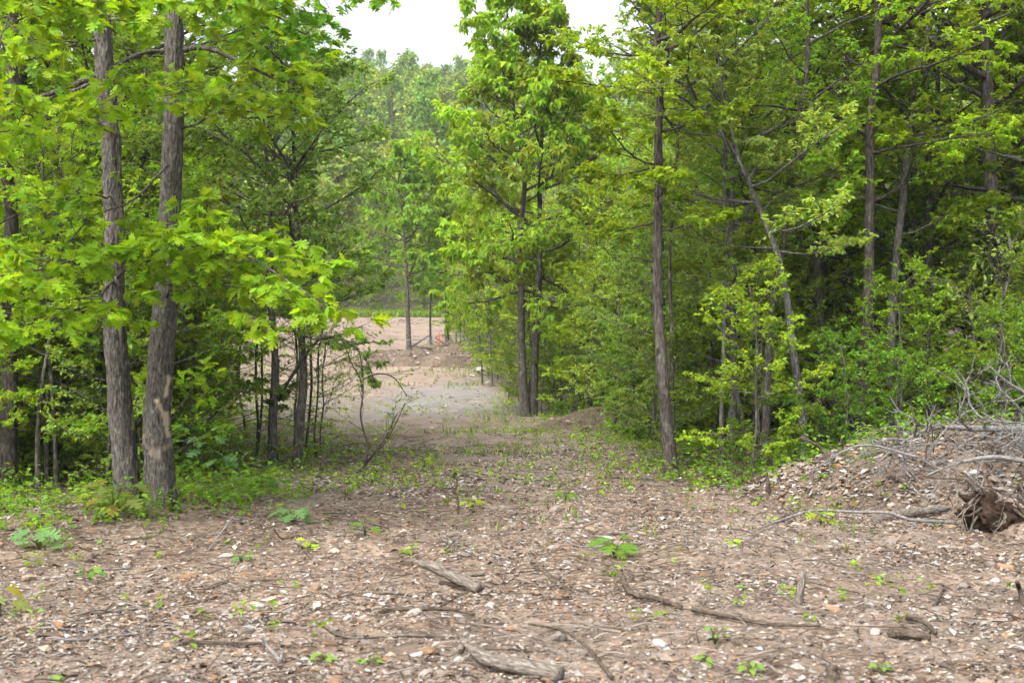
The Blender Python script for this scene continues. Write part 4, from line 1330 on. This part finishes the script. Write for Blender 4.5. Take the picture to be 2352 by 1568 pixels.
stick('forked_twig', [p, gl(618, 1510, .05), above(600, 1462, gl(615, 1510)[1])], .014, .008, M_DEADG, 'pale forked twig in the left foreground', 'twig', forks=[([p, p + np.array([-.0, .03, .05]), above(628, 1488, p[1])], .009)])
stick('pale_branch', [above(1725, 1228, 12.4), gl(1740, 1222, .03), above(1800, 1192, 12.9), above(1868, 1172, 13.0), above(1960, 1175, 13.0), above(2040, 1177, 12.9), above(2095, 1193, 12.8), gl(2195, 1206, .02)][1:], .010, .017, M_DEADG,
      'long pale arching branch lying in front of the right soil heap', 'branch', twigs=5, n=80)
stick('pale_stick', [gl(480, 1268, .02), above(506, 1225, gl(490, 1260)[1] + .15), above(536, 1184, gl(490, 1260)[1] + .3)], .007, .006, M_DEADG, 'straight pale stick slanting up among the weeds left of the track', 'stick')
p = gl(1053, 1182)
stick('upright_twig', [p - np.array([0, 0, .03]), above(1052, 1150, p[1]), above(1046, 1128, p[1]), above(1050, 1102, p[1])], .013, .008, M_DEADB, 'dark upright twig standing in the middle of the track', 'twig')
stick('hooked_stick', [gl(2145, 1392, .0), gl(2165, 1380, .06), above(2172, 1352, gl(2160, 1384)[1])], .015, .01, M_DEADB, 'dark hooked stick sticking up at the right foreground', 'stick')
stick('dark_log', [gl(2045, 1462, .02), gl(2085, 1470, .04), gl(2135, 1474, .02)], .03, .025, M_DEADB, 'short stout dark log in the lower right', 'log', amp=.35)
stick('dark_log', [gl(2085, 1430, .03), gl(2120, 1445, .04), gl(2150, 1466, .03)], .018, .012, M_DEADB, 'thin dark log crossing just above the stout dark log', 'log', amp=.3)
stick('bent_stick', [gl(2352, 1392, .0), gl(2342, 1372, .05), above(2336, 1335, gl(2345, 1385)[1])], .018, .014, M_DEADB, 'dark bent stick at the right edge of the foreground', 'stick')
stick('dark_stump', [gl(1900, 1572, -.05), above(1912, 1548, gl(1900, 1560)[1]), above(1918, 1530, gl(1900, 1560)[1])], .06, .025, M_DEADB, 'dark jagged root stub at the bottom edge right of centre', 'stub', amp=.4)
stick('flat_stick', [gl(870, 1410, .02), gl(960, 1408, .025), gl(1040, 1412, .03), gl(1090, 1420, .02)], .015, .01, M_DEADB, 'dark curved stick lying left of centre in the foreground', 'stick', forks=[([gl(1000, 1408, .02), gl(1040, 1395, .05), gl(1082, 1385, .08)], .007)])
stick('flat_stick', [gl(420, 1484, .02), gl(520, 1486, .02), gl(600, 1486, .02)], .012, .008, M_DEADB, 'thin dark stick lying flat at the lower left', 'stick')
stick('pale_log', [gl(-30, 1182, .05), gl(5, 1178, .06), gl(36, 1172, .05)], .04, .03, M_DEADG, 'pale log end poking in at the left edge', 'log', amp=.2)
p = gl(1765, 1140)
stick('red_brown_stub', [p - np.array([0, 0, .05]), above(1763, 1110, p[1]), above(1762, 1085, p[1])], .03, .012, M_DEADB, 'pointed red-brown stub at the wood edge', 'stub', amp=.3)
n = 0
while n < 84:
    x, y = frustum_pts(1, 5.8, 22, rng, 1.15, 1.05); x, y = float(x[0]), float(y[0])
    if y > 15 and (x > right_edge(y) + 1): continue
    L_ = float(np.exp(rng.normal(-1.05, .45))); a = rng.random() * 6.283
    hx, hy = math.cos(a) * L_, math.sin(a) * L_
    P = [(x + hx * t + rng.normal(0, .04) * L_, y + hy * t + rng.normal(0, .04) * L_, 0) for t in (0, .35, .7, 1)]
    P = [(q[0], q[1], float(H(q[0], q[1])) + .012 + (abs(rng.normal(0, .05)) if j == 3 else 0)) for j, q in enumerate(P)]
    tone, mat = [('brown', M_DEADB), ('grey', M_DEAD), ('silvery', M_DEADG)][int(rng.integers(3))]
    zone_ = 'nearest strip of the clearing' if y < 9 else ('middle of the clearing' if y < 13.5 else 'far edge of the clearing')
    r_ = float(rng.uniform(.004, .011))
    stick('fallen_stick', P, r_, r_ * .6, mat, f'small {tone} stick lying on the litter in the {zone_}', 'stick', f'small {tone} sticks, {zone_}', twigs=int(rng.random() < .4) * 3, n=14, sides=6)
    n += 1

# ------------------------------------------------------------------ brush pile of dead branches on the right, root ball
stick('fallen_dead_tree', [above(2520, 985, 14.6), above(2352, 985, 14.5), above(2250, 984, 14.4), above(2150, 982, 14.3), above(2100, 1000, 14.2), above(2055, 1030, 14.0), above(2015, 1062, 13.9)], .052, .008, M_DEADG,
      'fallen silver-grey dead tree sprawling over the brush pile', 'dead tree', twigs=18, n=90)
stick('dead_limb', [above(2440, 945, 14.4), above(2352, 900, 14.3), above(2310, 875, 14.2), above(2268, 838, 14.1)], .03, .008, M_DEADG, 'bare grey limb pointing up at the top of the brush pile', 'branch', twigs=9, n=50)
stick('dead_limb', [above(2120, 1060, 14), above(2160, 1000, 14.1), above(2195, 965, 14.2), above(2122, 1002, 14.0)][:3], .012, .006, M_DEADG, 'thin grey limb rising at the left end of the brush pile', 'branch', twigs=6)
stick('dead_limb', [above(2420, 1075, 13.7), above(2300, 1050, 13.7), above(2210, 1060, 13.7), above(2130, 1090, 13.6)], .03, .01, M_DEADG, 'grey limb lying across the middle of the brush pile', 'branch', twigs=12, n=50)
stick('curved_brown_limb', [gl(1912, 1080, 0), above(1895, 1040, 15.3), above(1870, 1018, 15.3), above(1838, 1005, 15.3)], .03, .014, M_DEADB, 'curved brown limb arching left over the soil heap crest', 'branch')
stick('half_buried_log', [gl(2010, 1200, .02), gl(2080, 1192, .05), gl(2180, 1176, .03)], .05, .04, M_DEAD, 'half-buried grey log behind the long pale branch', 'log', amp=.3)
for j in range(22):
    a = rng.uniform(2090, 2420); bq = rng.uniform(985, 1140)
    D0 = rng.uniform(13.3, 15.2)
    p = at(a, bq, D0); p[2] = max(p[2], float(H(p[0], p[1])) + .04)
    ang = rng.choice([math.pi, 0]) + rng.normal(0, .5)
    L_ = rng.uniform(.6, 1.3)
    q1 = p + np.array([math.cos(ang) * L_ * .5, rng.normal(0, .15), rng.normal(.08, .12)])
    q2 = p + np.array([math.cos(ang) * L_, rng.normal(0, .3), rng.normal(-.1, .2)])
    for q in (q1, q2): q[2] = max(q[2], float(H(q[0], q[1])) + .02)
    r_ = float(rng.uniform(.006, .014))
    stick('brush_branch', [p, q1, q2], r_, r_ * .5, [M_DEADG, M_DEADG, M_DEAD][j % 3], 'tangled bare grey branch in the brush pile on the soil heap', 'branch', 'tangled branches of the brush pile', twigs=6, n=20, sides=6)

for j in range(26):
    p = at(rng.uniform(2120, 2400), rng.uniform(1060, 1190), rng.uniform(12.5, 14.2)); p[2] = float(H(p[0], p[1])) + rng.uniform(.02, .25)
    ang = rng.normal(math.pi * .8, .9)
    L_ = rng.uniform(.4, .9)
    q1 = p + np.array([math.cos(ang) * L_ * .5, rng.normal(0, .15), rng.normal(.12, .12)])
    q2 = p + np.array([math.cos(ang) * L_, rng.normal(-.1, .2), rng.normal(0, .2)])
    for q in (q1, q2): q[2] = max(q[2], float(H(q[0], q[1])) + .02)
    r_ = float(rng.uniform(.004, .010))
    stick('brush_branch', [p, q1, q2], r_, r_ * .5, [M_DEADB, M_DEAD, M_DEADG][j % 3], 'thin twiggy branch low on the bank around the root ball', 'branch', 'thin brush around the root ball', twigs=5, n=14, sides=6)

# uprooted root ball
rb0 = at(2285, 1190, 12.6); rb0[2] = float(H(rb0[0], rb0[1]))
rb = thing('uprooted_root_ball', rb0, 'uprooted dark red-brown root ball with hanging roots under the brush', 'root ball')
import bmesh
bm = bmesh.new(); bmesh.ops.create_icosphere(bm, subdivisions=5, radius=1)
v = np.array([q.co[:] for q in bm.verts]); t = np.array([[q.index for q in f.verts] for f in bm.faces]); bm.free()
nz = fbm(v[:, 0] * 2.5 + 3, v[:, 1] * 2.5, v[:, 2] * 2.5, 4)
nz = nz + .3 * (fbm(v[:, 0] * 9 + 3, v[:, 1] * 9, v[:, 2] * 9, 3) - .5)
v = v * (.25 + 1.4 * nz)[:, None] * np.array([.24, .2, .18]) + np.array([0, 0, .08])
v[:, 0] += -.12 * sstep(.05, .3, v[:, 2])
link('soil_clod', make_mesh('soil_clod', v, t, M_LITTER, np.array([(.036, .022, .014)]) * (.15 + 1.9 * fbm(v[:, 0] * 22, v[:, 1] * 22, v[:, 2] * 22, 3) ** 1.6)[:, None], True), rb)
for j in range(24):
    a = rng.uniform(-2.9, .3) if j < 18 else rng.uniform(0, 6)
    s0 = np.array([math.cos(a) * .2, math.sin(a) * .16, rng.uniform(.1, .32)])
    dv = np.array([[math.cos(a) * .6 - .1, math.sin(a) * .6, rng.uniform(-.6, .9)]])
    P = grow_branches(s0[None], dv, np.array([rng.uniform(.25, .6)]), 9, .3, -.12, rng)
    V, T = tubes(P, np.linspace(1, .25, 9)[None] * rng.uniform(.007, .02), 6)
    link('root', make_mesh('root', V, T, M_DEAD if j % 2 else M_DEADB, None, True), rb)

# dead brush behind the twin-stemmed tree
for j in range(14):
    p = at(rng.uniform(1235, 1400), 0, rng.uniform(34.2, 36.5)); p[2] = float(H(p[0], p[1]))
    q1 = p + np.array([rng.normal(0, .6), rng.normal(0, .3), rng.uniform(.4, 1.2)]); q2 = q1 + np.array([rng.normal(0, .7), 0, rng.uniform(-.3, .4)])
    stick('brush_branch', [p, q1, q2], .018, .008, [M_DEAD, M_DEADB][j % 2], 'dead brown branch in the brush heap behind the twin-stemmed tree', 'branch', 'brush heap behind the twin-stemmed tree', twigs=7, n=16, sides=5)
stick('leaning_pole', [gl(905, 828, .02), above(935, 803, 60.0), above(985, 770, 60.4)], .07, .045, M_DEADG, 'long pale dead pole leaning at the far track side', 'pole')
stick('white_stub', [gl(1030, 818, -.05), above(1031, 808, 59.5), above(1034, 797, 59.5)], .09, .05, M_DEADG, 'short pale broken stub beside the red stake', 'stub', forks=[([above(1031, 808, 59.5), above(1050, 790, 59.4), above(1070, 778, 59.4)], .03)])

for j in range(16):
    px_ = rng.uniform(950, 1120)
    p = at(px_, 0, rng.uniform(56.5, 59.5)); p[2] = float(H(p[0], p[1]))
    q1 = p + np.array([rng.normal(0, .8), rng.normal(0, .3), rng.uniform(.05, .4)]); q2 = q1 + np.array([rng.normal(0, .8), 0, rng.uniform(-.2, .2)])
    stick('heap_branch', [p, q1, q2], .03, .012, [M_DEAD, M_DEADB, M_DEADG][j % 3], 'dead branch sticking out of the far dirt heap', 'branch', 'dead branches on the far dirt heap', twigs=4, n=12, sides=5)

# survey stake: squared lath with pointed foot
sp = at(1009, 838, 58.0); sp[2] = float(H(sp[0], sp[1]))
m, N, L = new_mat('red_stake_paint')
out = mk(N, 'ShaderNodeOutputMaterial'); pb = mk(N, 'ShaderNodeBsdfPrincipled'); pb.inputs['Roughness'].default_value = .7
nz = mk(N, 'ShaderNodeTexNoise'); nz.inputs['Scale'].default_value = 12
L.new(ramp(N, L, nz.outputs['Fac'], [(.3, (.55, .03, .02)), (.7, (.75, .07, .045))]), pb.inputs['Base Color']); L.new(pb.outputs[0], out.inputs[0])
bm = bmesh.new()
w_, d_, h_ = .03, .016, .52
ring = []
for z in (-.12, 0, .2, h_ - .02, h_):
    s_ = .25 if z == -.12 else (.85 if z == h_ else 1)
    ring.append([bm.verts.new((a * w_ * s_ + .012 * z, b_ * d_ * s_, z)) for a, b_ in ((-1, -1), (1, -1), (1, 1), (-1, 1))])
for r0_, r1_ in zip(ring[:-1], ring[1:]):
    for i in range(4): bm.faces.new((r0_[i], r0_[(i + 1) % 4], r1_[(i + 1) % 4], r1_[i]))
bm.faces.new(ring[-1]); bm.faces.new(ring[0][::-1])
me = bpy.data.meshes.new('survey_stake'); bm.to_mesh(me); bm.free(); me.materials.append(m)
so = link('survey_stake', me); so.location = sp
tag(so, 'small red survey stake standing on the far dirt heap', 'stake')

# ------------------------------------------------------------------ bare arching shrub left of the track, sprouts
sb = gl(828, 1090)
SH = [[(828, 1092), (842, 1050), (845, 1020), (834, 985), (828, 950), (834, 900), (832, 850), (826, 810)],
      [(812, 1082), (850, 1052), (885, 1015), (910, 970), (930, 925)], [(820, 1085), (860, 1040), (888, 1000), (912, 950)],
      [(832, 900), (828, 870), (808, 835), (795, 800), (780, 770)], [(834, 870), (870, 858), (905, 868), (935, 910)]]
shr = thing('bare_shrub', sb, 'nearly bare dark shrub with snaking stems at the left edge of the track', 'shrub')
lf = Buf()
for j, s_ in enumerate(SH):
    P = np.array([at(a, b_, sb[1] + .06 * j) for a, b_ in s_]) - sb
    if j < 3: P[0, 2] = min(P[0, 2], -.03)
    V, T, u, th = rough_tube(P, .018 if j == 0 else .011, .006, 40, 7, .001, seed=j)
    b = Buf(); b.add(V, T)
    A = resample(P, 10)[None]
    leafy(A, np.array([1.1]), dict(SPEC, n2=6, n3=3, leaves=5, keep=.5, size=.07, col=YG, lo=.3), rng, b, lf, .01)
    link('stem', b.mesh('stem', M_BARKD, True), shr)
link('foliage', lf.mesh('foliage', M_LEAF), shr)

SPROUT_LEAF = []
for tm_, c_ in ((LEAF_OAK, (.13, .25, .03)), (LEAF_OAK, (.2, .3, .02)), (LEAF_OVAL, (.14, .26, .05)), (LEAF_OAK, (.24, .27, .06)), (LEAF_OAK, (.13, .25, .09))):
    SPROUT_LEAF.append([make_mesh('leaf', tm_[0] * np.array([1, 1.25, rng.uniform(.6, 1.6)]), tm_[1], M_LEAF1, np.repeat(leaf_colors(c_, 1, rng, .15), len(tm_[0]), 0)) for _ in range(4)])


def sprout(px, py, hpx, nleaf, leafpx, kind, label, wide=1.0, D=None):
    p = gl(px, py) if D is None else at(px, py, D)
    if D is not None: p[2] = float(H(p[0], p[1]))
    s = p[1] / F
    e = thing('leafy_sprout', p, label, 'sprout')
    h = hpx * s; ls = leafpx * s
    for i in range(nleaf):
        a = i * 2.4 + rng.normal(0, .4)
        z = h * (.35 + .65 * (i + 1) / nleaf) * rng.uniform(.8, 1.05)
        r = wide * h * rng.uniform(.15, .55)
        tip = np.array([math.cos(a) * r, math.sin(a) * r * .8, z])
        V, T = tubes(np.array([[(0, 0, -.02), tip * np.array([.3, .3, .6]), tip]]), np.array([[.005, .004, .002]]), 5)
        link('stem', make_mesh('stem', V, T, M_LEAF1, (.11, .13, .05), True), e)
        X = norm(np.array([math.cos(a), math.sin(a), rng.uniform(-.5, .1)])); U = np.array([rng.normal(0, .25), -.35 + rng.normal(0, .2), 1.])
        Z = norm(U - (U @ X) * X); Y = np.cross(Z, X); sz = ls * rng.uniform(.75, 1.15)
        o = link('leaf', SPROUT_LEAF[kind][int(rng.integers(4))], e)
        m = Matrix.Identity(4)
        for q in range(3): m[q][0], m[q][1], m[q][2], m[q][3] = X[q] * sz, Y[q] * sz, Z[q] * sz, tip[q]
        o.matrix_local = m
    return e


sprout(1412, 1284, 48, 13, 40, 0, 'bushy green lobed-leaf sprout alone on the bare clearing', 1.1)
sprout(838, 1232, 40, 4, 34, 0, 'single broad-leaved sprout at the near end of the track', .6)
sprout(712, 1258, 22, 5, 24, 1, 'small yellow-green sprout left of the broad-leaved sprout')
sprout(672, 1200, 42, 10, 38, 4, 'large blue-green leaved sprout in the weeds right of the oak base', 1.2)
sprout(90, 1262, 50, 12, 44, 4, 'clump of broad pale green leaves near the left edge', 1.5)
sprout(262, 1195, 90, 16, 42, 3, 'yellowish oak sprout growing against the double trunk base', 1.0)
sprout(320, 1140, 50, 8, 38, 3, 'yellowish leafy shoot in front of the fork of the double trunk', 1.2)
sprout(582, 1128, 36, 7, 46, 4, 'pale broad leaf spray right of the oak base', 1.4)
sprout(205, 1335, 36, 6, 24, 0, 'small green sprout in the left foreground litter')
sprout(1085, 1168, 26, 7, 26, 1, 'bright sprout just right of the dark upright twig')
sprout(1300, 1150, 26, 7, 24, 0, 'green sprout at the right side of the track')
sprout(1885, 1205, 36, 9, 28, 1, 'bright green sprout behind the long pale branch')
sprout(1642, 1480, 46, 8, 18, 2, 'upright small-leaved green sprout in the lower right')
sprout(1620, 1530, 28, 8, 26, 2, 'low green sprout in front of the upright small-leaved sprout')
sprout(1725, 1548, 30, 8, 28, 2, 'pale green low sprout at the bottom right of centre')
sprout(2020, 1545, 22, 6, 30, 2, 'low blue-green sprout near the bottom right')
sprout(850, 1525, 16, 9, 22, 2, 'patch of low green leaves at the bottom left of the root log', 2.0)
sprout(745, 1520, 22, 8, 24, 2, 'low green leaves left of the bottom patch', 1.6)
sprout(120, 1562, 14, 3, 36, 2, 'rounded bright leaf pair at the bottom left')
sprout(470, 1120, 130, 18, 42, 4, 'tall pale broad-leaved shrub sprout right behind the double trunk', .8, 16.2)
sprout(1680, 1255, 22, 6, 18, 1, 'tiny sprout beside the white chunky stone')
sprout(555, 1290, 26, 6, 22, 0, 'small sprout above the flat white stone')
sprout(1980, 1080, 60, 12, 24, 0, 'green sprout growing on the soil heap below the pale lichen trunk', 1.0, 15.0)
sprout(975, 1072, 22, 8, 20, 1, 'bright low plant on the open track', 1.3)
sprout(-2, 1345, 70, 5, 52, 3, 'blurred yellowish leaves poking in at the left edge', .7, 8.5)

# ------------------------------------------------------------------ air
m, N, L = new_mat('haze_air')
out = mk(N, 'ShaderNodeOutputMaterial'); pv = mk(N, 'ShaderNodeVolumePrincipled')
pv.inputs['Color'].default_value = (.80, .88, .95, 1); pv.inputs['Density'].default_value = .00048; pv.inputs['Anisotropy'].default_value = .2
L.new(pv.outputs[0], out.inputs['Volume'])
X0, X1, Y0, Y1, Z0, Z1 = -620, 620, -60, 920, -12, 78
hv = [(x, y, z) for z in (Z0, Z1) for y in (Y0, Y1) for x in (X0, X1)]
hf = [(0, 2, 3, 1), (4, 5, 7, 6), (0, 1, 5, 4), (2, 6, 7, 3), (0, 4, 6, 2), (1, 3, 7, 5)]
tag(link('haze', make_mesh('haze', np.array(hv, float), np.array(hf), m)), kind='stuff')
print('TRIS', sum(len(me.loops) - 2 * len(me.polygons) for me in bpy.data.meshes))
